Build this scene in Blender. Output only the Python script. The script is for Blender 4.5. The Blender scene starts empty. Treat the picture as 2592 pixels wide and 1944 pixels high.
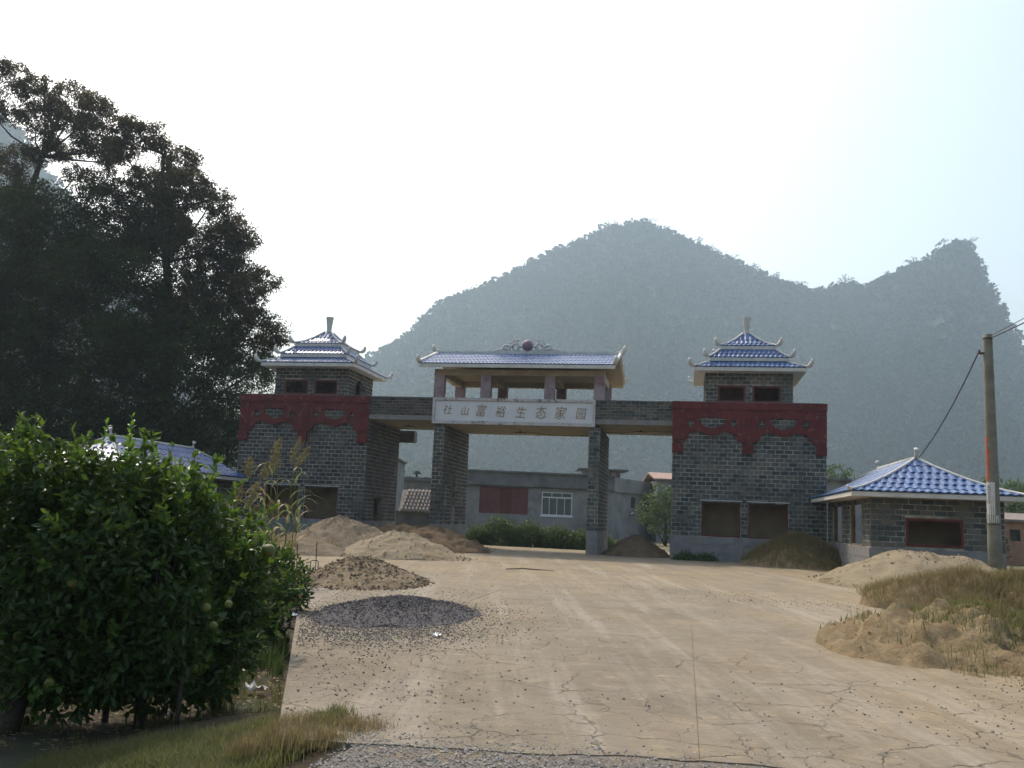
import bpy, bmesh, math, random
import numpy as np
from mathutils import Vector, Matrix, noise

S = bpy.context.scene
COL = S.collection
rad = math.radians
RNG = np.random.default_rng(7)
random.seed(11)

# ------------------------------------------------------------------ camera, sky, sun, exposure
cam_data = bpy.data.cameras.new("camera")
cam = bpy.data.objects.new("camera", cam_data)
COL.objects.link(cam)
R_ = Vector((0.98182945, 0.1850336, 0.04211293))
U_ = Vector((-0.01409381, -0.1502062, 0.98855423))
F_ = Vector((-0.18924137, 0.97118519, 0.14486904))
cam.matrix_world = Matrix(((R_.x, U_.x, -F_.x, 0), (R_.y, U_.y, -F_.y, 0), (R_.z, U_.z, -F_.z, 1.6), (0, 0, 0, 1)))
cam_data.sensor_width = 36
cam_data.lens = 36 * 2302.56 / 2592
cam_data.clip_start = 0.05
cam_data.clip_end = 9000
S.camera = cam

SUN_EL, SUN_AZ = 50.0, -38.0          # azimuth measured from +Y towards +X
world = bpy.data.worlds.new("World")
S.world = world
world.use_nodes = True
wn = world.node_tree
wn.nodes.clear()
w_out = wn.nodes.new("ShaderNodeOutputWorld")
w_bg = wn.nodes.new("ShaderNodeBackground")
w_sky = wn.nodes.new("ShaderNodeTexSky")
w_sky.sky_type = 'NISHITA'
w_sky.sun_disc = False
w_sky.sun_elevation = rad(SUN_EL)
w_sky.sun_rotation = rad(SUN_AZ)
w_sky.air_density = 1.6
w_sky.dust_density = 5.5
w_sky.ozone_density = 2.0
w_bg.inputs['Strength'].default_value = 0.15
wn.links.new(w_sky.outputs[0], w_bg.inputs['Color'])
wn.links.new(w_bg.outputs[0], w_out.inputs['Surface'])

sun_data = bpy.data.lights.new("sun", 'SUN')
sun_data.energy = 2.4
sun_data.angle = rad(2.5)
sun_data.color = (1.0, 0.90, 0.76)
sun = bpy.data.objects.new("sun", sun_data)
COL.objects.link(sun)
sd = Vector((math.sin(rad(SUN_AZ)) * math.cos(rad(SUN_EL)), math.cos(rad(SUN_AZ)) * math.cos(rad(SUN_EL)), math.sin(rad(SUN_EL))))
sun.rotation_euler = (-sd).to_track_quat('-Z', 'Y').to_euler()
sun.location = sd * 60

vs = S.view_settings
vs.view_transform = 'Standard'
vs.look = 'None'
vs.gamma = 1.0
vs.use_curve_mapping = False
vs.exposure = 0.55
HAZE_DENSITY = 0.00035
S.render.engine = 'CYCLES'
cy = S.cycles
cy.use_denoising = True
cy.max_bounces = 7
cy.diffuse_bounces = 3
cy.glossy_bounces = 2
cy.transmission_bounces = 3
cy.volume_bounces = 1
cy.transparent_max_bounces = 8
cy.sample_clamp_indirect = 6

# ------------------------------------------------------------------ materials
class NT:
    def __init__(s, name):
        s.m = bpy.data.materials.new(name)
        s.m.use_nodes = True
        s.t = s.m.node_tree
        s.t.nodes.clear()
        s.out = s.t.nodes.new("ShaderNodeOutputMaterial")
        s.b = s.t.nodes.new("ShaderNodeBsdfPrincipled")
        s.t.links.new(s.b.outputs[0], s.out.inputs[0])
        s.geo = s.t.nodes.new("ShaderNodeNewGeometry")
    def n(s, typ, **k):
        nd = s.t.nodes.new(typ)
        for a, v in k.items(): setattr(nd, a, v)
        return nd
    def l(s, a, b): s.t.links.new(a, b)
    def scaled(s, vec3):
        v = s.n("ShaderNodeVectorMath", operation='MULTIPLY')
        s.l(s.geo.outputs['Position'], v.inputs[0])
        v.inputs[1].default_value = vec3
        return v.outputs[0]
    def noise(s, scale, detail=4, rough=.6, vec=None, lo=0.35, hi=0.65):
        nd = s.n("ShaderNodeTexNoise")
        nd.inputs['Scale'].default_value = scale
        nd.inputs['Detail'].default_value = detail
        nd.inputs['Roughness'].default_value = rough
        s.l(vec if vec is not None else s.geo.outputs['Position'], nd.inputs['Vector'])
        return s.ramp(nd.outputs['Fac'], lo, hi)
    def ramp(s, f, lo, hi, a=0.0, b=1.0):
        r = s.n("ShaderNodeMapRange")
        s.l(f, r.inputs[0])
        for i, v in enumerate((lo, hi, a, b)): r.inputs[i + 1].default_value = v
        return r.outputs[0]
    def math(s, op, a, b=None):
        m = s.n("ShaderNodeMath", operation=op)
        for i, v in enumerate((a, b)):
            if v is None: continue
            if isinstance(v, (int, float)): m.inputs[i].default_value = v
            else: s.l(v, m.inputs[i])
        return m.outputs[0]
    def mix(s, f, a, b, mode='MIX'):
        m = s.n("ShaderNodeMix", data_type='RGBA', blend_type=mode)
        if isinstance(f, (int, float)): m.inputs[0].default_value = f
        else: s.l(f, m.inputs[0])
        for i, v in ((6, a), (7, b)):
            if isinstance(v, tuple): m.inputs[i].default_value = (*v, 1)
            else: s.l(v, m.inputs[i])
        return m.outputs[2]
    def color(s, c):
        if isinstance(c, tuple): s.b.inputs['Base Color'].default_value = (*c, 1)
        else: s.l(c, s.b.inputs['Base Color'])
    def rough(s, r):
        if isinstance(r, (int, float)): s.b.inputs['Roughness'].default_value = r
        else: s.l(r, s.b.inputs['Roughness'])
    def bump(s, h, strength=.4, dist=.02):
        b = s.n("ShaderNodeBump")
        b.inputs['Strength'].default_value = strength
        b.inputs['Distance'].default_value = dist
        s.l(h, b.inputs['Height'])
        s.l(b.outputs[0], s.b.inputs['Normal'])
    def rnd(s):
        oi = s.n("ShaderNodeObjectInfo")
        return s.math('FRACT', s.math('ADD', oi.outputs['Random'], s.geo.outputs['Random Per Island']))

def simple(name, a, b, scale=3.0, rough=.8, bump=.3, bscale=40, stain=None, bdist=.01):
    n = NT(name)
    c = n.mix(n.noise(scale), a, b)
    if stain:
        sc, scale2, lo, hi = stain
        c = n.mix(n.noise(scale2, 6, .7, None, lo, hi), c, sc)
    n.color(c); n.rough(rough)
    n.b.inputs['Specular IOR Level'].default_value = .3
    if bump: n.bump(n.noise(bscale, 4, .6), bump, bdist)
    return n.m

def brick_mat(name, a, b, c3, mortar):
    n = NT(name)
    r = n.rnd()
    c = n.mix(r, a, b)
    c = n.mix(n.ramp(n.math('FRACT', n.math('MULTIPLY', r, 7.31)), .75, .8), c, c3)
    c = n.mix(n.noise(9, 5, .7, None, .58, .78), c, mortar)
    c = n.mix(n.noise(.9, 3, .6, None, .55, .8), c, n.mix(.7, c, mortar))
    n.color(c); n.rough(.85)
    n.b.inputs['Specular IOR Level'].default_value = .25
    n.bump(n.noise(35, 4, .7), .5, .012)
    return n.m

M = {}
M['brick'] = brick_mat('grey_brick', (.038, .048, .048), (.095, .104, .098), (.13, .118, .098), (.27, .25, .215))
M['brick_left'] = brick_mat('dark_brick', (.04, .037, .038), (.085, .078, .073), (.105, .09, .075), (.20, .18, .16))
M['mortar'] = simple('mortar', (.26, .245, .21), (.46, .43, .37), 3, .9, .5, 60, ((.10, .095, .08), .8, .45, .65))
M['plaster'] = simple('beige_plaster', (.33, .275, .20), (.42, .36, .27), 1.5, .85, .2, 30, ((.3, .22, .14), 1.0, .55, .85))
M['plinth'] = simple('granite_plinth', (.17, .165, .165), (.24, .235, .23), 2.5, .8, .3, 50, ((.22, .17, .12), .9, .5, .75))
M['inner'] = simple('bare_inner_wall', (.21, .15, .09), (.28, .205, .125), 1.6, .9, .3, 20)
M['inner_red'] = simple('reddish_inner_wall', (.2, .09, .06), (.27, .13, .09), 3, .9, .2, 20)
M['red'] = simple('weathered_red_paint', (.085, .010, .010), (.14, .018, .016), 2.5, .7, .5, 14, ((.22, .15, .115), 4, .58, .72))
M['red_frame'] = simple('dark_red_frame', (.09, .016, .013), (.13, .025, .018), 3, .6, .2, 30)
M['trim'] = simple('cement_trim', (.50, .48, .44), (.62, .59, .54), 2.5, .8, .3, 35, ((.2, .185, .16), 4, .6, .8))
M['column'] = simple('mauve_column_paint', (.28, .21, .24), (.36, .29, .32), 2, .75, .2, 30, ((.16, .06, .055), 1.3, .5, .75))
M['sign'] = simple('pale_sign_stone', (.58, .58, .60), (.66, .655, .65), 1.2, .6, .15, 30, ((.25, .22, .2), 3, .66, .8))
M['sign_frame'] = simple('sign_frame_stone', (.42, .39, .38), (.54, .5, .48), 3, .7, .3, 40, ((.07, .06, .06), 2.2, .55, .68))
M['gold'] = simple('faded_gold', (.24, .15, .06), (.34, .24, .12), 8, .55, 0)
M['stone_ball'] = simple('purple_stone', (.2, .13, .15), (.27, .18, .2), 4, .6, .3, 30)
M['concrete_old'] = simple('stained_render', (.20, .195, .185), (.27, .26, .25), .6, .9, .2, 15, ((.12, .115, .11), .5, .5, .7))
M['concrete_dark'] = simple('dark_stained_concrete', (.10, .1, .1), (.17, .165, .16), .8, .9, .2, 15)
M['shutter'] = simple('maroon_shutter', (.115, .03, .03), (.15, .045, .04), 2, .7, .1, 20)
M['dark'] = simple('dark_opening', (.03, .025, .022), (.045, .04, .035), 2, .8, 0)
M['white_frame'] = simple('white_window_frame', (.62, .62, .62), (.7, .7, .7), 3, .5, 0)
M['brick_orange'] = simple('orange_brick_wall', (.30, .15, .09), (.36, .2, .13), 3, .9, .3, 12)
M['old_tile'] = simple('old_clay_tile', (.17, .13, .11), (.27, .23, .2), 5, .9, .3, 30)
M['pink_roof'] = simple('pink_clay_roof', (.28, .18, .15), (.34, .24, .2), 3, .9, .2, 20)
M['bark'] = simple('bark', (.045, .035, .026), (.085, .07, .055), 5, .95, .8, 25, None, .02)
M['pole'] = simple('pole_concrete', (.15, .14, .105), (.22, .205, .16), 3, .85, .3, 40, ((.15, .15, .1), 2.5, .55, .75))
M['pole_red'] = simple('red_brush_marks', (.45, .07, .03), (.5, .1, .05), 12, .7, 0)
M['paper'] = simple('weathered_paper', (.5, .48, .45), (.62, .6, .58), 9, .8, 0)
M['ink'] = simple('ink', (.05, .05, .06), (.08, .08, .09), 5, .8, 0)
M['wire'] = simple('cable_rubber', (.035, .035, .04), (.06, .06, .06), 2, .6, 0)
M['iron'] = simple('rusty_iron', (.06, .04, .03), (.1, .06, .04), 12, .8, .3, 60)
M['wood'] = simple('weathered_wood', (.12, .09, .06), (.2, .15, .1), 8, .85, .3, 40)
M['plastic_red'] = simple('red_plastic', (.5, .03, .03), (.55, .05, .05), 3, .5, 0)
M['plastic_yellow'] = simple('yellow_plastic', (.6, .35, .05), (.6, .4, .1), 3, .5, 0)
M['plastic_white'] = simple('white_plastic', (.6, .58, .55), (.7, .68, .66), 6, .5, 0)

def glaze():
    n = NT('blue_glazed_tile')
    r = n.rnd()
    c = n.mix(r, (.045, .09, .22), (.07, .13, .28))
    c = n.mix(n.noise(3.5, 5, .7, None, .56, .78), c, (.2, .22, .29))
    n.color(c)
    n.rough(n.ramp(n.noise(7, 3), 0, 1, .22, .4))
    n.b.inputs['Specular IOR Level'].default_value = .26
    n.b.inputs['Coat Weight'].default_value = 0
    n.b.inputs['Coat Roughness'].default_value = .12
    return n.m
M['tile'] = glaze()

def soil(name, a, b, c3, lump=.03, sc=3.0, speck=None, bstr=.7):
    n = NT(name)
    c = n.mix(n.noise(sc, 6, .7), a, b)
    c = n.mix(n.noise(sc * .35, 4, .6, None, .5, .72), c, c3)
    if speck:
        v = n.n("ShaderNodeTexVoronoi"); v.inputs['Scale'].default_value = speck[1]
        n.l(n.geo.outputs['Position'], v.inputs['Vector'])
        msk = n.math('MULTIPLY', n.ramp(v.outputs['Distance'], .3, .2), n.ramp(v.outputs['Color'], speck[2], speck[2] + .05))
        c = n.mix(msk, c, speck[0])
    n.color(c); n.rough(.95)
    n.b.inputs['Specular IOR Level'].default_value = .15
    h = n.math('ADD', n.noise(sc * 4, 6, .75), n.math('MULTIPLY', n.noise(sc * 14, 4, .7), .4))
    n.bump(h, bstr, lump)
    return n.m
M['sand'] = soil('pale_sand', (.27, .215, .14), (.33, .27, .18), (.22, .17, .105), .04, 2.5)
M['sand2'] = soil('grey_brown_sand', (.20, .155, .105), (.27, .215, .15), (.15, .115, .075), .05, 3)
M['dirt'] = soil('brown_dirt', (.15, .10, .06), (.23, .16, .095), (.10, .07, .04), .06, 3.5)
M['rubble'] = soil('rubbly_dirt', (.22, .16, .10), (.38, .30, .2), (.12, .09, .06), .08, 6, ((.5, .45, .4), 14, .8))
M['gravel'] = soil('dark_gravel', (.115, .105, .108), (.21, .195, .2), (.17, .15, .135), .05, 14, ((.3, .28, .29), 45, .7))
M['mound'] = soil('ochre_mound', (.24, .165, .09), (.38, .29, .17), (.17, .14, .08), .06, 4)
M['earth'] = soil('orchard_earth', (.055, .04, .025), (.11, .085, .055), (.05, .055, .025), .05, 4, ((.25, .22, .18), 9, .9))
M['field'] = soil('weedy_soil', (.10, .09, .045), (.19, .155, .085), (.07, .085, .03), .05, 1.2)

def yard_mat():
    n = NT('dusty_concrete')
    base = n.mix(n.noise(.5, 7, .7), (.155, .13, .094), (.23, .197, .152))
    dust = n.mix(n.noise(2.2, 6, .7), (.225, .17, .10), (.30, .24, .15))
    # more ochre dust to the right and far away, along the wheel tracks
    sep = n.n("ShaderNodeSeparateXYZ"); n.l(n.geo.outputs['Position'], sep.inputs[0])
    side = n.ramp(sep.outputs['X'], -1.0, 4.5)
    far = n.ramp(sep.outputs['Y'], 12, 30, 0, .7)
    amount = n.math('ADD', n.math('MULTIPLY', n.math('MAXIMUM', side, far), .55), n.math('MULTIPLY', n.noise(.35, 5, .65, n.scaled((1.6, .7, 1)), .3, .75), .6))
    f = n.math('MULTIPLY', n.ramp(amount, .3, .8), .95)
    c = n.mix(f, base, dust)
    c = n.mix(n.noise(1.1, 5, .7, n.scaled((1, .35, 1)), .6, .8), c, (.30, .265, .20))
    c = n.mix(n.math('MULTIPLY', n.noise(.7, 6, .75, None, .5, .8), .75), c, (.13, .10, .07))
    c = n.mix(n.math('MULTIPLY', n.noise(6, 5, .75, n.scaled((1, .6, 1)), .48, .75), .4), c, (.12, .095, .07))
    rot = n.n("ShaderNodeVectorRotate", rotation_type='Z_AXIS'); rot.inputs['Angle'].default_value = -.2
    n.l(n.geo.outputs['Position'], rot.inputs['Vector'])
    st = n.n("ShaderNodeVectorMath", operation='MULTIPLY'); n.l(rot.outputs[0], st.inputs[0]); st.inputs[1].default_value = (1.5, .09, 1)
    c = n.mix(n.math('MULTIPLY', n.noise(1, 6, .7, st.outputs[0], .5, .68), .6), c, (.35, .315, .26))
    c = n.mix(n.math('MULTIPLY', n.noise(1.7, 6, .7, st.outputs[0], .52, .7), .45), c, (.17, .13, .09))
    c = n.mix(n.math('MULTIPLY', n.noise(14, 6, .8, None, .42, .62), .35), c, (.14, .115, .08))
    c = n.mix(n.math('MULTIPLY', n.noise(3.1, 6, .75, None, .55, .7), .5), c, (.36, .29, .19))
    # fine grit
    v = n.n("ShaderNodeTexVoronoi"); v.inputs['Scale'].default_value = 22
    n.l(n.geo.outputs['Position'], v.inputs['Vector'])
    grit = n.math('MULTIPLY', n.ramp(v.outputs['Distance'], .22, .12), n.ramp(v.outputs['Color'], .84, .87))
    grit = n.math('MULTIPLY', grit, n.noise(.5, 3, .6, None, .45, .62))
    c = n.mix(grit, c, (.10, .085, .07))
    # crack network, strongest close to the near end of the slab
    wob = n.n("ShaderNodeTexNoise"); wob.inputs['Scale'].default_value = 2.5; wob.inputs['Detail'].default_value = 5
    n.l(n.geo.outputs['Position'], wob.inputs['Vector'])
    wv = n.n("ShaderNodeVectorMath", operation='MULTIPLY_ADD')
    n.l(wob.outputs['Color'], wv.inputs[0]); wv.inputs[1].default_value = (.45, .45, 0); n.l(n.geo.outputs['Position'], wv.inputs[2])
    cr = []
    for sc, wid in ((1.15, .014), (2.6, .013)):
        vv = n.n("ShaderNodeTexVoronoi", feature='DISTANCE_TO_EDGE'); vv.inputs['Scale'].default_value = sc
        n.l(wv.outputs[0], vv.inputs['Vector'])
        cr.append(n.ramp(vv.outputs['Distance'], wid, 0))
    near = n.ramp(sep.outputs['Y'], 19, 9)
    lo = n.math('MULTIPLY', n.noise(.55, 4, .6, None, .43, .55), near)
    crack = n.math('MAXIMUM', n.math('MULTIPLY', cr[0], lo), n.math('MULTIPLY', cr[1], n.math('MULTIPLY', n.noise(.8, 4, .6, None, .46, .56), n.ramp(sep.outputs['Y'], 10.5, 7.5))))
    c = n.mix(n.math('MULTIPLY', crack, .95), c, (.075, .06, .045))
    n.color(c); n.rough(.92)
    n.b.inputs['Specular IOR Level'].default_value = .2
    h = n.math('SUBTRACT', n.math('ADD', n.noise(1.4, 5, .6), n.math('MULTIPLY', n.noise(30, 4, .7), .12)), n.math('MULTIPLY', crack, 1.0))
    n.bump(h, .55, .03)
    return n.m
M['yard'] = yard_mat()

def leaf_mat(name, a, b, rough=.45, trans=.35, tcol=None, spec=.4, c3=None, nsc=.7):
    n = NT(name)
    c = n.mix(n.rnd(), a, b)
    c = n.mix(n.noise(nsc, 4, .6, None, .4, .66), c, c3 or n.mix(.5, c, a))
    n.color(c); n.rough(rough)
    n.b.inputs['Specular IOR Level'].default_value = spec * .7
    tr = n.n("ShaderNodeBsdfTranslucent")
    tr.inputs[0].default_value = (*(tcol or tuple(min(1, v * 1.6) for v in b)), 1)
    mx = n.n("ShaderNodeMixShader"); mx.inputs[0].default_value = trans
    n.l(n.b.outputs[0], mx.inputs[1]); n.l(tr.outputs[0], mx.inputs[2]); n.l(mx.outputs[0], n.out.inputs[0])
    return n.m
M['leaf_tree'] = leaf_mat('dark_tree_leaf', (.03, .032, .013), (.052, .05, .022), .7, .3, (.12, .10, .04), .15, (.055, .04, .022))
M['leaf_mass'] = leaf_mat('deep_green_leaf', (.022, .032, .009), (.038, .052, .014), .75, .28, (.08, .10, .025), .1)
M['leaf_light'] = leaf_mat('mid_green_leaf', (.035, .052, .016), (.06, .082, .025), .7, .25, None, .15)
M['leaf_citrus'] = leaf_mat('citrus_leaf', (.022, .048, .010), (.045, .085, .017), .42, .22, (.09, .16, .02), .35)
M['leaf_young'] = leaf_mat('young_citrus_leaf', (.06, .13, .02), (.10, .2, .03), .4, .4, (.16, .3, .03))
M['leaf_mid'] = leaf_mat('mid_citrus_leaf', (.045, .085, .015), (.075, .135, .024), .42, .34, (.14, .23, .03), .35)
M['fruit'] = simple('green_yellow_rind', (.07, .09, .018), (.14, .14, .028), 9, .45, .3, 120)
M['leaf_hedge'] = leaf_mat('hedge_leaf', (.04, .07, .02), (.075, .12, .035), .6, .25)
M['leaf_reed'] = leaf_mat('reed_leaf', (.10, .13, .04), (.17, .19, .07), .55, .35)
M['leaf_dry'] = leaf_mat('dry_reed', (.22, .15, .07), (.32, .24, .12), .7, .3)
M['seed'] = leaf_mat('seed_head', (.13, .12, .045), (.24, .2, .09), .8, .2)
M['grass_green'] = leaf_mat('green_grass', (.06, .075, .022), (.125, .13, .045), .6, .35, None, .2, (.16, .14, .06))
M['grass_dry'] = leaf_mat('dry_grass', (.12, .095, .045), (.21, .165, .08), .7, .3, None, .2, (.12, .12, .045))
M['forest'] = leaf_mat('hill_forest_leaf', (.012, .022, .010), (.022, .034, .015), .9, .08, None, .1, (.035, .048, .022), .006)
M['hill'] = simple('hill_ground', (.014, .02, .01), (.026, .03, .016), .02, .95, 0, 1, ((.10, .10, .09), .02, .66, .75))
M['pebble'] = simple('pebble', (.09, .08, .075), (.2, .18, .16), 30, .9, 0)
M['pebble_pale'] = simple('pale_pebble', (.25, .23, .21), (.4, .37, .33), 30, .9, 0)

# ------------------------------------------------------------------ mesh helpers
class MB:
    def __init__(s): s.v = []; s.f = []
    def add(s, vs_, fs):
        o = len(s.v); s.v.extend(vs_); s.f.extend([tuple(o + i for i in f) for f in fs])
    def box(s, x0, x1, y0, y1, z0, z1, T=None):
        p = [(x, y, z) for z in (z0, z1) for y in (y0, y1) for x in (x0, x1)]
        if T: p = [tuple(T @ Vector(q)) for q in p]
        s.add(p, [(0, 2, 3, 1), (4, 5, 7, 6), (0, 1, 5, 4), (2, 6, 7, 3), (0, 4, 6, 2), (1, 3, 7, 5)])
    def tube(s, pts, rr, n=6, cap=True, flat=1.0):
        pts = [Vector(p) for p in pts]
        if isinstance(rr, (int, float)): rr = [rr] * len(pts)
        o = len(s.v); up = Vector((0, 0, 1))
        for i, p in enumerate(pts):
            t = (pts[min(i + 1, len(pts) - 1)] - pts[max(i - 1, 0)]).normalized()
            ref = Vector((0, 1, 0)) if abs(t.z) > .93 else up
            a = t.cross(ref).normalized(); b = a.cross(t)
            for k in range(n):
                an = 2 * math.pi * k / n
                s.v.append(tuple(p + a * math.cos(an) * rr[i] * flat + b * math.sin(an) * rr[i]))
        for i in range(len(pts) - 1):
            for k in range(n):
                k2 = (k + 1) % n
                s.f.append((o + i * n + k, o + i * n + k2, o + (i + 1) * n + k2, o + (i + 1) * n + k))
        if cap:
            s.f.append(tuple(o + k for k in range(n - 1, -1, -1)))
            s.f.append(tuple(o + (len(pts) - 1) * n + k for k in range(n)))
    def lathe(s, cx, cy, prof, n=16):
        o = len(s.v)
        for r, z in prof:
            for k in range(n):
                a = 2 * math.pi * k / n
                s.v.append((cx + r * math.cos(a), cy + r * math.sin(a), z))
        for i in range(len(prof) - 1):
            for k in range(n):
                k2 = (k + 1) % n
                s.f.append((o + i * n + k, o + i * n + k2, o + (i + 1) * n + k2, o + (i + 1) * n + k))
        s.f.append(tuple(o + k for k in range(n - 1, -1, -1)))
        s.f.append(tuple(o + (len(prof) - 1) * n + k for k in range(n)))
    def mesh(s, name, smooth=False):
        m = bpy.data.meshes.new(name)
        m.from_pydata(s.v, [], s.f)
        if smooth: m.polygons.foreach_set('use_smooth', [True] * len(m.polygons))
        m.update()
        return m

WM = {}
def put(name, mesh, mat=None, parent=None, Mw=None, label=None, cat=None, group=None, kind=None):
    if mat is not None and mesh is not None and not mesh.materials: mesh.materials.append(M[mat] if isinstance(mat, str) else mat)
    o = bpy.data.objects.new(name, mesh)
    COL.objects.link(o)
    Mw = Mw or Matrix.Identity(4)
    WM[o.name] = Mw
    if parent is not None:
        o.parent = parent
        o.matrix_basis = WM[parent.name].inverted() @ Mw
    else: o.matrix_basis = Mw
    for k, v in (('label', label), ('category', cat), ('group', group), ('kind', kind)):
        if v: o[k] = v
    return o
def thing(name, loc, label, cat, group=None, kind=None):
    o = put(name, None, None, None, Matrix.Translation(loc), label, cat, group, kind)
    o.empty_display_size = .3
    return o
def np_mesh(name, verts, per, smooth=False):
    """verts (n,3) grouped in faces of `per` vertices each"""
    n = len(verts)
    m = bpy.data.meshes.new(name)
    m.vertices.add(n); m.vertices.foreach_set('co', verts.astype(np.float32).ravel())
    m.loops.add(n); m.loops.foreach_set('vertex_index', np.arange(n, dtype=np.int32))
    nf = n // per
    m.polygons.add(nf)
    m.polygons.foreach_set('loop_start', np.arange(0, n, per, dtype=np.int32))
    if smooth: m.polygons.foreach_set('use_smooth', np.ones(nf, dtype=bool))
    m.update(calc_edges=True)
    return m
def indexed_mesh(name, verts, faces, smooth=False):
    m = bpy.data.meshes.new(name)
    m.from_pydata([tuple(v) for v in verts], [], [tuple(f) for f in faces])
    if smooth: m.polygons.foreach_set('use_smooth', [True] * len(m.polygons))
    return m

def unit(v): return v / np.maximum(np.linalg.norm(v, axis=-1, keepdims=True), 1e-9)
def leaves_at(pos, length, width, droop=0.3, rng=RNG, normal_bias=None):
    """one rhombic leaf per position -> verts (4n,3)"""
    n = len(pos)
    d = rng.normal(size=(n, 3)); d[:, 2] -= droop; d = unit(d)
    q = rng.normal(size=(n, 3)) if normal_bias is None else rng.normal(size=(n, 3)) * .6 + normal_bias
    s = unit(np.cross(d, q))
    L = (length * rng.uniform(.7, 1.25, n))[:, None]; W = (width * rng.uniform(.7, 1.25, n))[:, None]
    a = pos; b = pos + d * L * .5 + s * W * .5; c = pos + d * L; e = pos + d * L * .5 - s * W * .5
    return np.stack([a, b, c, e], 1).reshape(-1, 3)

def curve_solid(outer, holes, depth, name):
    """flat outline with holes, given thickness -> mesh in the local XZ plane, thickness along -Y"""
    cu = bpy.data.curves.new(name, 'CURVE'); cu.dimensions = '2D'; cu.fill_mode = 'BOTH'; cu.extrude = depth / 2
    for pts in [outer] + holes:
        sp = cu.splines.new('POLY'); sp.points.add(len(pts) - 1)
        for p, (x, z) in zip(sp.points, pts): p.co = (x, z, 0, 1)
        sp.use_cyclic_u = True
    ob = bpy.data.objects.new('tmp', cu); COL.objects.link(ob)
    dg = bpy.context.evaluated_depsgraph_get()
    m = bpy.data.meshes.new_from_object(ob.evaluated_get(dg), depsgraph=dg)
    bpy.data.objects.remove(ob); bpy.data.curves.remove(cu)
    m.transform(Matrix.Rotation(math.pi / 2, 4, 'X'))
    m.name = name
    m.materials.clear()
    return m

# ------------------------------------------------------------------ walls and bricks
def frame_matrix(origin, u, inward):
    u = Vector(u); w = Vector(inward); z = Vector((0, 0, 1))
    return Matrix(((u.x, w.x, z.x, origin[0]), (u.y, w.y, z.y, origin[1]), (u.z, w.z, z.z, origin[2]), (0, 0, 0, 1)))
def wall_panel(mb, T, length, z0, z1, th, openings=()):
    us = sorted({0, length, *[min(max(v, 0), length) for o in openings for v in o[:2]]})
    zs = sorted({z0, z1, *[min(max(v, z0), z1) for o in openings for v in o[2:]]})
    for i in range(len(us) - 1):
        run = None
        for j in range(len(zs) - 1):
            cu, cz = (us[i] + us[i + 1]) / 2, (zs[j] + zs[j + 1]) / 2
            hole = any(o[0] < cu < o[1] and o[2] < cz < o[3] for o in openings)
            if not hole:
                run = (run[0], zs[j + 1]) if run else (zs[j], zs[j + 1])
            if (hole or j == len(zs) - 2) and run:
                mb.box(us[i], us[i + 1], 0, th, run[0], run[1], T); run = None
BRICK_CACHE = {}
def brick_mesh(w, h, mat):
    k = (round(w, 2), round(h, 3), mat)
    if k not in BRICK_CACHE:
        mb = MB(); c = .006
        x, z = k[0] / 2, k[1] / 2
        mb.add([(-x + c, 0, -z + c), (x - c, 0, -z + c), (x - c, 0, z - c), (-x + c, 0, z - c),
                (-x, c, -z), (x, c, -z), (x, c, z), (-x, c, z), (-x, .05, -z), (x, .05, -z), (x, .05, z), (-x, .05, z)],
               [(0, 1, 2, 3), (0, 4, 5, 1), (1, 5, 6, 2), (2, 6, 7, 3), (3, 7, 4, 0), (4, 8, 9, 5), (5, 9, 10, 6), (6, 10, 11, 7), (7, 11, 8, 4)])
        m = mb.mesh('brick'); m.materials.append(M[mat]); BRICK_CACHE[k] = m
    return BRICK_CACHE[k]
def brick_face(parent, T, length, z0, z1, openings, budget, rest, mat='brick', bw=.395, bh=.197, joint=.032, proud=.012, name='brick', rnd=None):
    rnd = rnd or random.Random(int(abs(length * 1000 + z0 * 77 + T.translation.x * 13)))
    rows = max(1, round((z1 - z0) / bh)); hh = (z1 - z0) / rows
    used = 0
    for r in range(rows):
        zb = z0 + r * hh; zc = zb + hh / 2
        iv = [(0, length)]
        for o in openings:
            if o[2] < zc < o[3]:
                iv = [q for a, b in iv for q in ((a, min(b, o[0])), (max(a, o[1]), b)) if q[1] - q[0] > .03]
        off = (r % 2) * bw / 2 + rnd.uniform(-.02, .02)
        for a, b in iv:
            k = math.floor((a - off) / bw)
            while off + k * bw < b:
                x0, x1 = max(a, off + k * bw), min(b, off + (k + 1) * bw); k += 1
                if x1 - x0 < .07: continue
                w = x1 - x0 - joint; h = hh - joint
                loc = T @ Matrix.Translation(((x0 + x1) / 2, -proud + rnd.uniform(-.004, .004), zc + rnd.uniform(-.003, .003))) @ Matrix.Rotation(rnd.uniform(-.006, .006), 4, 'Y')
                if used < budget:
                    put(name, brick_mesh(w, h, mat), None, parent, loc); used += 1
                else:
                    bm_ = brick_mesh(w, h, mat)
                    rest.add([tuple(loc @ v.co) for v in bm_.vertices], [tuple(p.vertices) for p in bm_.polygons])
    return used

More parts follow.
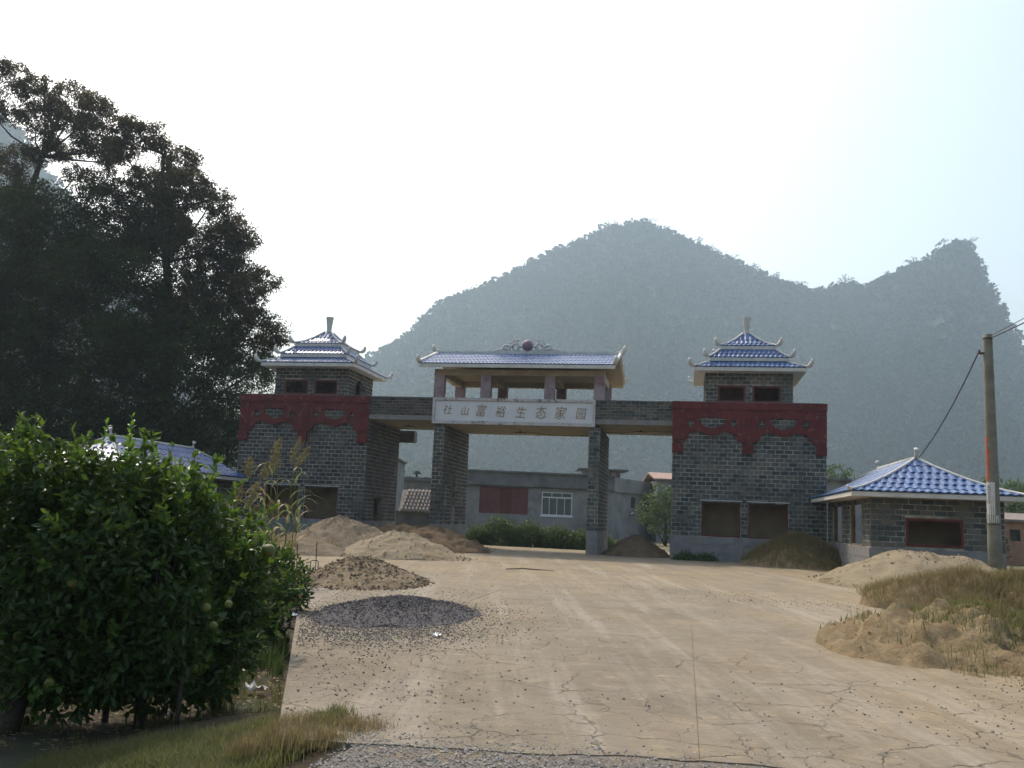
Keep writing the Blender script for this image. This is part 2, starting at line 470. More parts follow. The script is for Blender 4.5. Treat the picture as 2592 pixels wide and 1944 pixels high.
# ------------------------------------------------------------------ glazed tiles
def tile_bmesh(w, ln):
    bm = bmesh.new(); N = 6; rows = []
    prof = [(i / N, .04 * (.5 + .5 * math.cos(2 * math.pi * (i / N - .35)))) for i in range(N + 1)]
    for v, dz in ((0, -.03), (0, .02), (0, .02), (ln + .03, .0)):
        rows.append([bm.verts.new((u * w, v, z * (w / .25) + dz)) for u, z in prof])
    for i in range(N):
        bm.faces.new((rows[0][i], rows[0][i + 1], rows[1][i + 1], rows[1][i]))
        bm.faces.new((rows[2][i], rows[2][i + 1], rows[3][i + 1], rows[3][i]))
    return bm
TILE_CACHE = {}
def tile_course(parent, p0, udir, slope, L0, L1, course, pitch, skew, state, clip=None):
    """one row of tiles: p0 left eave point, udir unit, slope vector (unit up the roof). L0 eave length, L1 length at the top of the row;
    skew = (left inset, right inset) reached at the top of the row"""
    u = Vector(udir).normalized(); v = Vector(slope).normalized(); nrm = u.cross(v)
    F = Matrix(((u.x, v.x, nrm.x, p0[0]), (u.y, v.y, nrm.y, p0[1]), (u.z, v.z, nrm.z, p0[2]), (0, 0, 0, 1)))
    n = max(1, round(L0 / pitch)); w = L0 / n
    for i in range(n):
        a, b = i * w, (i + 1) * w
        lc = a < skew[0]; rc = b > L0 - skew[1]
        Mw = F @ Matrix.Translation((a, 0, 0))
        if not lc and not rc and not clip:
            k = (round(w, 3), round(course, 3))
            if k not in TILE_CACHE:
                bm = tile_bmesh(w, course); m = bpy.data.meshes.new('tile'); bm.to_mesh(m); bm.free()
                m.polygons.foreach_set('use_smooth', [True] * len(m.polygons)); m.materials.append(M['tile']); TILE_CACHE[k] = m
            m = TILE_CACHE[k]
        else:
            bm = tile_bmesh(w, course)
            def cut(co, no):
                bmesh.ops.bisect_plane(bm, geom=bm.verts[:] + bm.edges[:] + bm.faces[:], plane_co=co, plane_no=no, clear_outer=True)
            if lc: cut((-a, 0, 0), (-1, skew[0] / course, 0))
            if rc: cut((L0 - a, 0, 0), (1, skew[1] / course, 0))
            if clip:
                Mi = Mw.inverted(); cp = Mi @ Vector(clip[0]); cn = Mi.to_3x3() @ Vector(clip[1]); cut(cp, cn)
            if not bm.faces: bm.free(); continue
            m = bpy.data.meshes.new('tile'); bm.to_mesh(m); bm.free()
            m.polygons.foreach_set('use_smooth', [True] * len(m.polygons)); m.materials.append(M['tile'])
        if state['n'] < state['max']:
            put('tile', m, None, parent, Mw); state['n'] += 1
        else:
            state['rest'].add([tuple(Mw @ q.co) for q in m.vertices], [tuple(p.vertices) for p in m.polygons])
def hip_roof_tiles(parent, x0, x1, y0, y1, prof, pitch, state, sides='FLRB', clip=None):
    """prof: list of (inset, z); one course per step"""
    for s in sides:
        for (d0, z0), (d1, z1) in zip(prof[:-1], prof[1:]):
            dd = d1 - d0; ln = math.hypot(dd, z1 - z0); k = dd / ln
            ax0, ax1, ay0, ay1 = x0 + d0, x1 - d0, y0 + d0, y1 - d0
            if s == 'F': p, u, w, L = (ax0, ay0, z0), (1, 0, 0), (0, k, (z1 - z0) / ln), ax1 - ax0
            elif s == 'B': p, u, w, L = (ax1, ay1, z0), (-1, 0, 0), (0, -k, (z1 - z0) / ln), ax1 - ax0
            elif s == 'L': p, u, w, L = (ax0, ay1, z0), (0, -1, 0), (k, 0, (z1 - z0) / ln), ay1 - ay0
            else: p, u, w, L = (ax1, ay0, z0), (0, 1, 0), (-k, 0, (z1 - z0) / ln), ay1 - ay0
            if L < .05: continue
            tile_course(parent, p, u, w, L, L - 2 * dd, ln, pitch, (dd, dd), state, clip if s in 'LR' else None)
def flush_rest(state, parent, name, mat, smooth=True):
    if state['rest'].v:
        put(name, state['rest'].mesh(name, smooth), mat, parent, kind='stuff')
def horn(dirx, diry, p, size):
    """upturned corner horn following the hip direction outwards"""
    d = Vector((dirx, diry, 0)).normalized(); P = Vector(p)
    return [P + d * size * a + Vector((0, 0, size * b)) for a, b in ((0, 0), (.35, .03), (.62, .17), (.8, .42), (.92, .74), (.88, .98))]

MX = -16.6           # mirror: x -> MX - x
def mir(x, left): return (MX - x) if left else x
def iv(a, b, left):
    a, b = mir(a, left), mir(b, left)
    return (a, b) if a < b else (b, a)
# ================================================================== SETTING
def ground_z(x, y):
    # orchard lies lower than the yard; the step is hidden under the slab edge
    ex = np.interp(y, [-50, 4.5, 6.7, 9.5, 13.8, 21.7, 22.4, 23.2, 24.2], [-1.0, -2.0, -2.4, -3.5, -5.3, -8.4, -8.8, -11.6, -60])
    return -.62 if (x < ex + .05) else -.03
def make_ground():
    xs = sorted(set(list(np.arange(-30, 20.1, .5)) + [-2350, -1600, -1100, -800, -500, -300, -200, -140, -100, -80, -60, -50, -42, -36, 25, 32, 40, 55, 80, 120, 200, 350, 600, 900, 1100, 1600, 2350]))
    ys = sorted(set(list(np.arange(0, 62, .5)) + [-260, -150, -80, -40, -20, -10, -5, 66, 72, 80, 95, 120, 160, 220, 300, 420, 600, 900, 1300, 1900, 2600]))
    V = []; Fc = []
    for y in ys:
        for x in xs:
            z = ground_z(x, y) + .05 * noise.noise(Vector((x * .35, y * .35, 2)))
            if not (-30 < x < 20 and 0 < y < 60): z = -.1 if y > 24 or x > 0 else -.62
            V.append((x, y, min(z, -.03)))
    nx = len(xs)
    for j in range(len(ys) - 1):
        for i in range(nx - 1):
            Fc.append((j * nx + i, j * nx + i + 1, (j + 1) * nx + i + 1, (j + 1) * nx + i))
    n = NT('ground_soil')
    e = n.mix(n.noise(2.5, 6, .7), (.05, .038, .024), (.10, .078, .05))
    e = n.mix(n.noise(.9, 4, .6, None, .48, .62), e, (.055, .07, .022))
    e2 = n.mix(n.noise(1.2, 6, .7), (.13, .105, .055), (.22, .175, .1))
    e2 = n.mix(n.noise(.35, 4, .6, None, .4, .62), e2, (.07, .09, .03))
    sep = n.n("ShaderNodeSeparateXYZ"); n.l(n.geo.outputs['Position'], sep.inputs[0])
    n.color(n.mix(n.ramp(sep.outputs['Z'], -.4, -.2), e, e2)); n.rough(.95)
    n.bump(n.noise(9, 6, .75), .8, .05)
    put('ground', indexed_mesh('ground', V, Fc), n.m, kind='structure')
make_ground()

YARD_EDGE = [(-2.75, 6.25), (-3.0, 6.75), (-4.16, 9.52), (-5.97, 13.8), (-9.1, 21.6), (-9.35, 22.3), (-9.95, 22.8), (-11.95, 23.4), (-14.6, 24.1)]
M['yard_bed'] = simple('joint_dust', (.17, .14, .10), (.23, .19, .135), 2, .95, .3, 30, ((.12, .09, .06), 1.1, .52, .6))
def make_yard():
    poly = YARD_EDGE + [(-15.2, 34), (-15.9, 43.9), (-15.9, 49), (-14, 53.2), (13.5, 53.2), (13.5, 6.6), (7, 6.5), (3.5, 6.15), (1.3, 6.35), (.7, 6.7), (.46, 6.74), (0, 6.66), (-.3, 6.68), (-1.14, 6.46), (-1.9, 6.4)]
    q = random.Random(9); tail = poly[-8:] + [poly[0]]; out = []      # broken front edge
    for (ax, ay), (bx, by) in zip(tail[:-1], tail[1:]):
        k = max(1, int(abs(ax - bx) / .13))
        for i in range(k): out.append((ax + (bx - ax) * i / k, ay + (by - ay) * i / k + (q.uniform(-.035, .03) if i else 0)))
    poly = poly[:-8] + out
    bm = bmesh.new(); f = bm.faces.new([bm.verts.new((x, y, -.006)) for x, y in poly])
    if f.normal.z < 0: f.normal_flip()
    m = bpy.data.meshes.new('yard_bed'); bmesh.ops.triangulate(bm, faces=bm.faces[:]); bm.to_mesh(m); bm.free()
    yard = put('yard', m, 'yard_bed', None, kind='structure')
    xc = [-30, -4.0, .12, 4.3, 30]; yc = [5, 10.75, 15.4, 20.1, 24.8, 30, 36, 42.2, 60]
    g = .0028
    for i in range(len(xc) - 1):
        for j in range(len(yc) - 1):
            bm = bmesh.new(); f = bm.faces.new([bm.verts.new((x, y, 0)) for x, y in poly])
            for co, no in (((xc[i] + g, 0, 0), (-1, 0, 0)), ((xc[i + 1] - g, 0, 0), (1, 0, 0)), ((0, yc[j] + g, 0), (0, -1, 0)), ((0, yc[j + 1] - g, 0), (0, 1, 0))):
                bmesh.ops.bisect_plane(bm, geom=bm.verts[:] + bm.edges[:] + bm.faces[:], plane_co=co, plane_no=no, clear_outer=True)
            if not bm.faces: bm.free(); continue
            bmesh.ops.dissolve_limit(bm, angle_limit=.01, verts=bm.verts[:], edges=bm.edges[:])
            fs = bm.faces[:]
            for f in fs:
                if f.normal.z > 0: f.normal_flip()
            r = bmesh.ops.extrude_face_region(bm, geom=fs)
            # original stays as the top, copy goes down
            for v in [q for q in r['geom'] if isinstance(q, bmesh.types.BMVert)]: v.co.z = -.7
            bmesh.ops.recalc_face_normals(bm, faces=bm.faces[:])
            dz = random.uniform(-.0015, .0025)
            for v in bm.verts:
                if v.co.z > -.1: v.co.z += dz
            m = bpy.data.meshes.new('slab'); bm.to_mesh(m); bm.free()
            put('slab', m, 'yard', yard)
make_yard()

# gravel ground in front of the slab
def strip_mesh(name, pts, z):
    bm = bmesh.new(); f = bm.faces.new([bm.verts.new((x, y, z)) for x, y in pts])
    bm.normal_update()
    if f.normal.z < 0: f.normal_flip()
    bmesh.ops.triangulate(bm, faces=bm.faces[:]); m = bpy.data.meshes.new(name); bm.to_mesh(m); bm.free(); return m
M['path_gravel'] = soil('gravel_path', (.15, .13, .11), (.25, .22, .185), (.27, .21, .14), .015, 8, ((.36, .35, .36), 38, .6))
put('gravel_path', strip_mesh('gravel_path', [(-2.6, -3), (9, -3), (9, 6.9), (-2.2, 6.9)], -.008), 'path_gravel', kind='structure')

# ------------------------------------------------------------------ hills
def hill(name, sil, Rg, depth_in, seed, back=260, base_z=-2, lateral_noise=9):
    """sil: (azimuth, crest height) seen from the yard; real slope down towards the yard and a back slope behind"""
    az = np.array([s[0] for s in sil]); hz = np.array([s[1] for s in sil])
    A = np.linspace(az[0], az[-1], 190); H = np.interp(A, az, hz)
    ts = np.concatenate([np.linspace(0, 1, 46), [1.12, 1.3, 1.6, 2.0]])
    rows = []
    for t in ts:
        row = []
        for a, h in zip(A, H):
            if t <= 1:
                r = Rg - depth_in * (1 - t); z = base_z + (h - base_z) * (t ** 1.15)
            else:
                r = Rg + back * (t - 1); z = base_z + (h - base_z) * max(0, 1 - (t - 1)) ** 1.4
            amp = lateral_noise * math.sin(min(t, 1) * math.pi) ** .7 if t < 1 else 0
            n1 = noise.fractal(Vector((a * 9, t * 2.2, seed)), 1, 2, 4)
            r2 = r + amp * 2.2 * n1; z2 = z + amp * .55 * noise.fractal(Vector((a * 22, t * 5, seed + 5)), 1, 2, 3)
            row.append((r2 * math.sin(a), r2 * math.cos(a), z2))
        rows.append(row)
    V = [p for row in rows for p in row]; n = len(A)
    Fc = [(j * n + i, j * n + i + 1, (j + 1) * n + i + 1, (j + 1) * n + i) for j in range(len(ts) - 1) for i in range(n - 1)]
    put(name, indexed_mesh(name, V, Fc, True), 'hill', kind='structure')
    return np.array(rows)
HS = [(-288.3, 637.9, 69.6), (-240.2, 657.5, 119.6), (-217.6, 665.3, 135.8), (-204.8, 669.4, 151.4), (-188.2, 674.2, 167.4), (-143.1, 685.2, 188.7),
      (-104.3, 692.2, 213.0), (-64.9, 697.0, 232.9), (-35.9, 699.1, 237.6), (-6.9, 700.0, 225.2), (25.1, 699.6, 209.7), (56.2, 697.7, 194.1), (79.7, 695.5, 182.5),
      (102.5, 692.5, 177.3), (109, 691, 183), (115.4, 690.4, 186.0), (124, 689, 180), (143, 685, 189), (155.7, 682.5, 194.5), (170.7, 678.9, 201), (182.6, 675.8, 208), (194.5, 672.5, 210.0), (199.3, 671.0, 200.5),
      (203, 670.3, 184), (209.7, 667.9, 168.1), (217.1, 665.5, 147.8), (224.8, 662.9, 124.7), (240, 655, 95), (290, 640, 60), (360, 600, 20)]
KF = 1.9
sil1 = [(-.62, 36), (-.52, 74)] + [(math.atan2(x, y), (z - 1.6) * KF - 4) for x, y, z in HS]
rows1 = hill('karst_hill', sil1, 700 * KF, 620, 3, 500, lateral_noise=17)
sil2 = [(-1.25, 150), (-1.05, 168), (-.85, 150), (-.75, 134), (-.71, 122), (-.686, 112), (-.645, 96), (-.595, 74), (-.5, 30), (-.42, 4)]
sil2 = [(a, h * 3.0) for a, h in sil2]
rows2 = hill('side_hill', sil2, 1050, 560, 9, 380, lateral_noise=17)

def forest(name, rows, n, size, crest_n, seed):
    rng = np.random.default_rng(seed)
    m, k = 46, rows.shape[1]
    j = rng.uniform(2, m - 1.01, n); i = rng.uniform(0, k - 1.01, n)
    jj = np.concatenate([j, rng.uniform(m - 1.6, m - 1.0, crest_n)]); ii = np.concatenate([i, rng.uniform(0, k - 1.01, crest_n)])
    j0 = jj.astype(int); i0 = ii.astype(int); fj = (jj - j0)[:, None]; fi = (ii - i0)[:, None]
    P = (rows[j0, i0] * (1 - fj) + rows[j0 + 1, i0] * fj) * (1 - fi) + (rows[j0, i0 + 1] * (1 - fj) + rows[j0 + 1, i0 + 1] * fj) * fi
    sz = size * rng.uniform(.55, 1.35, len(P)); sz[n:] *= rng.uniform(.4, 1.25, crest_n)
    Q = 24
    off = rng.normal(size=(len(P), Q, 3)); off = unit(off) * rng.uniform(.3, 1, (len(P), Q, 1)) ** .5
    off[:, :, 2] *= .75
    pos = P[:, None, :] + off * sz[:, None, None] + np.array([0, 0, 1])[None, None] * (sz * .55)[:, None, None]
    pos = pos.reshape(-1, 3); s2 = np.repeat(sz, Q)
    d = unit(rng.normal(size=pos.shape)); q = unit(np.cross(d, rng.normal(size=pos.shape)))
    L = (s2 * .36)[:, None]
    v = np.stack([pos - d * L, pos + q * L * .7, pos + d * L, pos - q * L * .7], 1).reshape(-1, 3)
    put(name, np_mesh(name, v, 4), 'forest', None, kind='stuff', label='hazy forest covering the steep hill', cat='forest')
forest('hill_forest', rows1, 15000, 6.6, 900, 5)
forest('side_hill_forest', rows2, 5000, 6.6, 300, 6)
bpy.data.objects['side_hill_forest']['label'] = 'dark forest on the hill behind the tall left trees'
bpy.data.objects['hill_forest']['label'] = 'hazy forest covering the two karst peaks beyond the gateway'
# bigger single trees standing on the crest, seen against the sky
def crest_trees():
    rng = np.random.default_rng(21); out = []
    for a, h, s in [(-.452, 0, 3), (-.44, 0, 4), (-.385, 0, 5), (-.30, 0, 3), (-.266, 0, 4.5), (-.236, 0, 4), (-.205, 0, 5), (-.172, 0, 5), (-.085, 0, 5), (-.06, 0, 4.5), (-.045, 0, 6), (-.025, 0, 5.5), (-.008, 0, 4), (.012, 0, 6), (.03, 0, 6), (.05, 0, 5), (.072, 0, 5), (.095, 0, 6), (.118, 0, 6), (.138, 0, 5), (.16, 0, 6), (.17, 0, 5), (.205, 0, 4), (.23, 0, 5), (.262, 0, 6), (.283, 0, 5), (.292, 0, 5), (.302, 0, 5), (.318, 0, 5)]:
        H = np.interp(a, [s_[0] for s_ in sil1], [s_[1] for s_ in sil1])
        s = s * 1.8; base = np.array([1330 * math.sin(a), 1330 * math.cos(a), H])
        for c in range(5):
            ctr = base + np.array([rng.normal() * s * .4, rng.normal() * s * .3, s * (.5 + .22 * c * rng.uniform(.7, 1.1))])
            p = ctr + rng.normal(size=(20, 3)) * s * np.array([.2, .2, .1])
            out.append(leaves_at(p, s * .26, s * .15, 0, rng))
        t = np.array([[0, 0, -1], [.45, 0, 0], [0, 0, s * 1.2], [-.45, 0, 0]]) + base
        out.append(t)
    put('crest_trees', np_mesh('crest_trees', np.concatenate(out), 4), 'forest', None, kind='stuff', label='ragged trees along the hill crest against the white sky', cat='treeline')
crest_trees()
# ================================================================== GATEWAY
def window_frame(parent, T, u0, u1, z0, z1, mat='red_frame', w=.07, dep=.09, lattice=0, y=.06, name='window_frame'):
    mb = MB()
    mb.box(u0, u0 + w, y, y + dep, z0, z1, T); mb.box(u1 - w, u1, y, y + dep, z0, z1, T)
    mb.box(u0 + w, u1 - w, y, y + dep, z1 - w, z1, T); mb.box(u0 + w, u1 - w, y, y + dep, z0, z0 + w, T)
    fr = put(name, mb.mesh(name), mat, parent)
    if lattice:
        mb = MB(); b = .022
        W, H = u1 - u0, z1 - z0
        for k in (.16, .28, .72, .84): mb.box(u0 + W * k - b, u0 + W * k + b, y + .02, y + .05, z0 + w, z1 - w, T)
        for k in (.3, .52, .75, .9): mb.box(u0 + w, u1 - w, y + .051, y + .08, z0 + H * k - b, z0 + H * k + b, T)
        put('lattice', mb.mesh('lattice'), 'red_frame', fr)
    return fr

def red_ornament(parent, left):
    """carved red frieze: cornice, cut-out panel with scrolls, three hanging posts with feet"""
    def X(x): return mir(x, left)
    outer = [(-.66, 7.02), (6.36, 7.02), (6.36, 5.46), (5.87, 5.48), (5.62, 5.66)]
    archR = [(5.6, 5.8), (5.45, 5.92), (5.2, 6.0), (4.95, 5.98), (4.75, 5.9), (4.5, 5.82), (4.25, 5.88), (4.05, 5.97), (3.8, 6.01), (3.55, 5.95), (3.38, 5.84), (3.34, 5.63), (3.08, 5.52), (2.61, 5.52), (2.35, 5.63)]
    archL = [(2.31, 5.83), (2.12, 5.94), (1.85, 6.02), (1.62, 5.98), (1.43, 5.89), (1.2, 5.82), (.96, 5.84), (.8, 5.94), (.56, 6.02), (.27, 6.0), (.1, 5.9), (.08, 5.68), (-.15, 5.55), (-.66, 5.52)]
    outer += archR + archL
    A = [(.56, 6.64), (.79, 6.67), (.98, 6.71), (1.2, 6.68), (1.45, 6.71), (1.65, 6.67), (1.85, 6.66), (1.75, 6.41), (1.59, 6.28), (1.19, 6.18), (.86, 6.23), (.66, 6.4)]
    s1 = [(.09, 6.56), (.29, 6.56), (.38, 6.37), (.33, 6.24), (.1, 6.21)]; s2 = [(2.11, 6.58), (2.33, 6.6), (2.33, 6.23), (2.02, 6.28)]
    holes = [A, s1, s2] + [[(x + 3.25, z) for x, z in h] for h in (A, s1, s2)]
    pts = [(X(x), z) for x, z in outer]; hl = [[(X(x), z) for x, z in h] for h in holes]
    m = curve_solid(pts, hl, .09, 'frieze_panel')
    p = put('frieze_panel', m, 'red', parent, Matrix.Translation((0, 43.935, 0)))
    mb = MB(); a, b = iv(-.7, 6.4, left); mb.box(a, b, 43.84, 44.0, 7.08, 7.42); mb.box(a + .03, b - .03, 43.88, 44.0, 7.021, 7.079)
    put('cornice', mb.mesh('cornice'), 'red', parent)
    for x0, x1 in ((-.67, -.15), (2.6, 3.1), (5.88, 6.37)):
        mb = MB(); a, b = iv(x0, x1, left); mb.box(a, b, 43.85, 43.985, 5.0, 5.42); mb.box(a + .04, b - .04, 43.9, 43.985, 5.421, 5.5)
        put('frieze_foot', mb.mesh('frieze_foot'), 'red', parent)
    for x0, x1 in ((-.67, -.2), (2.55, 3.15), (5.92, 6.37)):       # raised ribs of the posts
        mb = MB(); a, b = iv(x0, x1, left); mb.box(a, b, 43.865, 43.8895, 5.62, 7.0)
        put('frieze_post', mb.mesh('frieze_post'), 'red', parent)

def plinth_run(parent, T, length, z1=1.09, rows=3, w=.95, dep=.1, name='plinth_stone', openings=()):
    hh = z1 / rows
    for r in range(rows):
        off = (r % 2) * w / 2; k = -1
        while off + k * w < length:
            x0, x1 = max(0, off + k * w), min(length, off + (k + 1) * w); k += 1
            if x1 - x0 < .05: continue
            mb = MB(); c = random.uniform(0, .008)
            mb.box(x0 + .006, x1 - .006, -.055 - c, .0, r * hh + .006, (r + 1) * hh - .006, T)
            put(name, mb.mesh(name), 'plinth', parent)

def gate_tower(left):
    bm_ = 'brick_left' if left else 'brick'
    x0, x1 = iv(-.65, 6.35, left)
    y0, y1 = 44.0, 49.3
    lab = ('dark brick gate tower with red frieze and tiered blue roof beside the tall trees' if left else
           'grey brick gate tower with red frieze and tiered blue roof, left of the sand heap')
    t = thing('gate_tower', ((x0 + x1) / 2, (y0 + y1) / 2, 0), lab, 'tower', 'towers of the gateway')
    L, Dp = x1 - x0, y1 - y0
    TF = frame_matrix((x0, y0, 0), (1, 0, 0), (0, 1, 0))
    TR = frame_matrix((x1, y0, 0), (0, 1, 0), (-1, 0, 0))
    TL = frame_matrix((x0, y1, 0), (0, -1, 0), (1, 0, 0))
    TB = frame_matrix((x1, y1, 0), (-1, 0, 0), (0, -1, 0))
    wins = [iv(a, b, left) for a, b in ((.73, 2.52), (2.87, 4.66))]
    opF = [(a - x0, b - x0, 1.1, 2.76) for a, b in wins]
    side_in = TR if left else TL             # wall that faces the drive
    mb = MB()
    th = .25
    wall_panel(mb, TF, L, .0, 7.4, th, opF)
    opR = [(1.6, 3.0, 1.12, 2.32)] if left else []
    wall_panel(mb, TR @ Matrix.Translation((th, 0, 0)), Dp - th, 0, 7.4, th, [(a - th, b - th, c, d) for a, b, c, d in opR])
    wall_panel(mb, TL, Dp - th, 0, 7.4, th, [(1.3, 2.5, 1.12, 2.6)] if left else [(1.0, 2.2, 1.12, 2.5)])
    wall_panel(mb, TB @ Matrix.Translation((th, 0, 0)), L - 2 * th, 0, 7.4, th, [(1.2, 2.4, 1.2, 2.6)])
    put('wall', mb.mesh('wall'), 'mortar', t)
    mb = MB(); e = .004
    mb.box(x0 + th + e, x1 - th - e, y1 - th - .02, y1 - th - e, .1, 7.2) if not left else None
    if not left: mb.box(x1 - th - .02, x1 - th - e, y0 + th + e, y1 - th - .03, .1, 7.2)
    mb.box(x0 + th + e, x1 - th - 1.2, y0 + 1.5, y0 + 1.6, .3, 3.4)  # added wall close behind the windows, so the openings look lighter
    mb.box(x0 + th, x1 - th, y0 + th, y1 - th, .2, .3)
    mb.box(x0 + th, x1 - th, y0 + th, y1 - th, 3.4, 3.55)
    put('lining_and_added_partition', mb.mesh('lining_and_added_partition'), 'inner', t)
    mb = MB(); mb.box(x0 - .0, x1 + .0, y0, y1, 7.401, 7.46); put('roof_deck', mb.mesh('roof_deck'), 'concrete_old', t)
    rest = MB()
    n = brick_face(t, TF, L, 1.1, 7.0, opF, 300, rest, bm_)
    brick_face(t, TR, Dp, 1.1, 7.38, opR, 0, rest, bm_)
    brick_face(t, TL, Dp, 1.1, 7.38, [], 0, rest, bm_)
    plinth_run(t, TF, L)
    if left: plinth_run(t, TR, Dp)
    else: plinth_run(t, TL, Dp)
    for a, b in wins: window_frame(t, TF, a - x0, b - x0, 1.1, 2.76)
    mb = MB()
    for a, b in wins: mb.box(a - .08, b + .08, y0 - .02, y0 + .2, 2.765, 2.80)
    put('lintel', mb.mesh('lintel'), 'trim', t)
    red_ornament(t, left)
    # upper room
    ux0, ux1 = iv(.86, 4.96, left); uy0, uy1 = 44.75, 48.5
    UF = frame_matrix((ux0, uy0, 0), (1, 0, 0), (0, 1, 0)); UR = frame_matrix((ux1, uy0, 0), (0, 1, 0), (-1, 0, 0)); UL = frame_matrix((ux0, uy1, 0), (0, -1, 0), (1, 0, 0)); UB = frame_matrix((ux1, uy1, 0), (-1, 0, 0), (0, -1, 0))
    uw = [iv(a, b, left) for a, b in ((1.44, 2.76), (3.08, 4.42))]
    opu = [(a - ux0, b - ux0, 7.55, 8.36) for a, b in uw]
    uL = ux1 - ux0; opb = [(uL - b, uL - a, 7.5, 8.0) for a, b, _, _ in opu]
    arch = [(1.15 + k, 2.35 - k, 7.5, z) for k, z in ((0, 8.25), (.07, 8.4), (.18, 8.52), (.34, 8.6))]
    mb = MB(); th2 = .2
    wall_panel(mb, UF, uL, 7.46, 9.0, th2, opu); wall_panel(mb, UB, uL, 7.46, 9.0, th2, opb)
    for TT_, on in ((UR, left), (UL, not left)):
        wall_panel(mb, TT_ @ Matrix.Translation((th2, 0, 0)), uy1 - uy0 - 2 * th2, 7.46, 9.0, th2, [(a - th2, b - th2, c, d) for a, b, c, d in arch] if on else [])
    up = put('upper_wall', mb.mesh('upper_wall'), 'mortar', t)
    brick_face(t, UF, uL, 7.48, 8.98, opu, 0, rest, bm_)
    brick_face(t, UR, uy1 - uy0, 7.48, 8.98, arch if left else [], 0, rest, bm_); brick_face(t, UL, uy1 - uy0, 7.48, 8.98, [] if left else arch, 0, rest, bm_)
    m2 = MB(); m2.box(ux0 + th2 + .01, ux1 - th2 - .01, uy1 - th2 - .05, uy1 - th2 - .01, 8.02, 8.95); put('inner_wall', m2.mesh('inner_wall'), 'inner_red', t)
    put('brick_courses', rest.mesh('brick_courses'), bm_, t, kind='stuff')
    for a, b in uw:
        window_frame(t, UF, a - ux0, b - ux0, 7.55, 8.36, w=.1, y=-.01)
        window_frame(t, UB, ux1 - b, ux1 - a, 7.5, 8.0, lattice=1)
    # three-tiered roof
    cx = (ux0 + ux1) / 2; cyy = 46.6
    tiers = [(2.6, 8.96, 9.13, [(.0, 9.16), (.42, 9.34), (.86, 9.56)]),
             (1.88, 9.56, 9.73, [(0, 9.75), (.27, 9.95), (.56, 10.22)]),
             (1.34, 10.24, 10.4, [(0, 10.42), (.38, 10.58), (.74, 10.84), (1.17, 11.25)])]
    state = {'n': 0, 'max': 290, 'rest': MB()}
    for i, (h, za, zb, prof) in enumerate(tiers):
        mb = MB(); mb.box(cx - h, cx + h, cyy - h, cyy + h, za, zb)
        if i: mb.box(cx - h + .35, cx + h - .35, cyy - h + .35, cyy + h - .35, za - .45, za - .001)
        put('eave_slab', mb.mesh('eave_slab'), 'trim', t)
        mb = MB(); m0, m1 = h - .05, h - prof[-1][0]     # solid body under the tiles
        for (d0, z0), (d1, z1) in zip(prof[:-1], prof[1:]):
            a, b = h - d0 - .03, max(h - d1 - .03, .02); c, d = z0 - .03, z1 - .03
            if d0 == 0: c = zb + .002
            mb.add([(cx - a, cyy - a, c), (cx + a, cyy - a, c), (cx + a, cyy + a, c), (cx - a, cyy + a, c), (cx - b, cyy - b, d), (cx + b, cyy - b, d), (cx + b, cyy + b, d), (cx - b, cyy + b, d)],
                   [(0, 1, 5, 4), (1, 2, 6, 5), (2, 3, 7, 6), (3, 0, 4, 7)])
        put('roof_body', mb.mesh('roof_body'), 'tile', t)
        hip_roof_tiles(t, cx - h, cx + h, cyy - h, cyy + h, prof, .225, state, 'FR' + 'LB' if left else 'FLRB')
        for sx in (-1, 1):
            for sy in (-1, 1):
                pts = [(cx + sx * (h - d), cyy + sy * (h - d), z + .035) for d, z in reversed(prof)]
                hp = horn(sx, sy, (cx + sx * h, cyy + sy * h, prof[0][1] + .035), .35)
                rr = [.06] * len(pts) + [.1, .115, .11, .085, .045][:len(hp) - 1]
                mb = MB(); mb.tube(pts + hp[1:], rr, 6, True, 1.0)
                put('hip_ridge', mb.mesh('hip_ridge', True), 'trim', t)
    flush_rest(state, t, 'roof_tiles', 'tile')
    mb = MB(); mb.lathe(cx, cyy, [(.2, 11.2), (.21, 11.27), (.15, 11.3), (.15, 11.33), (.17, 11.36), (.13, 11.39), (.135, 11.5), (.16, 11.75), (.2, 12.05), (.215, 12.12), (.2, 12.14)], 14)
    put('finial', mb.mesh('finial', False), 'trim', t)
    return t
gate_tower(False)
gate_tower(True)

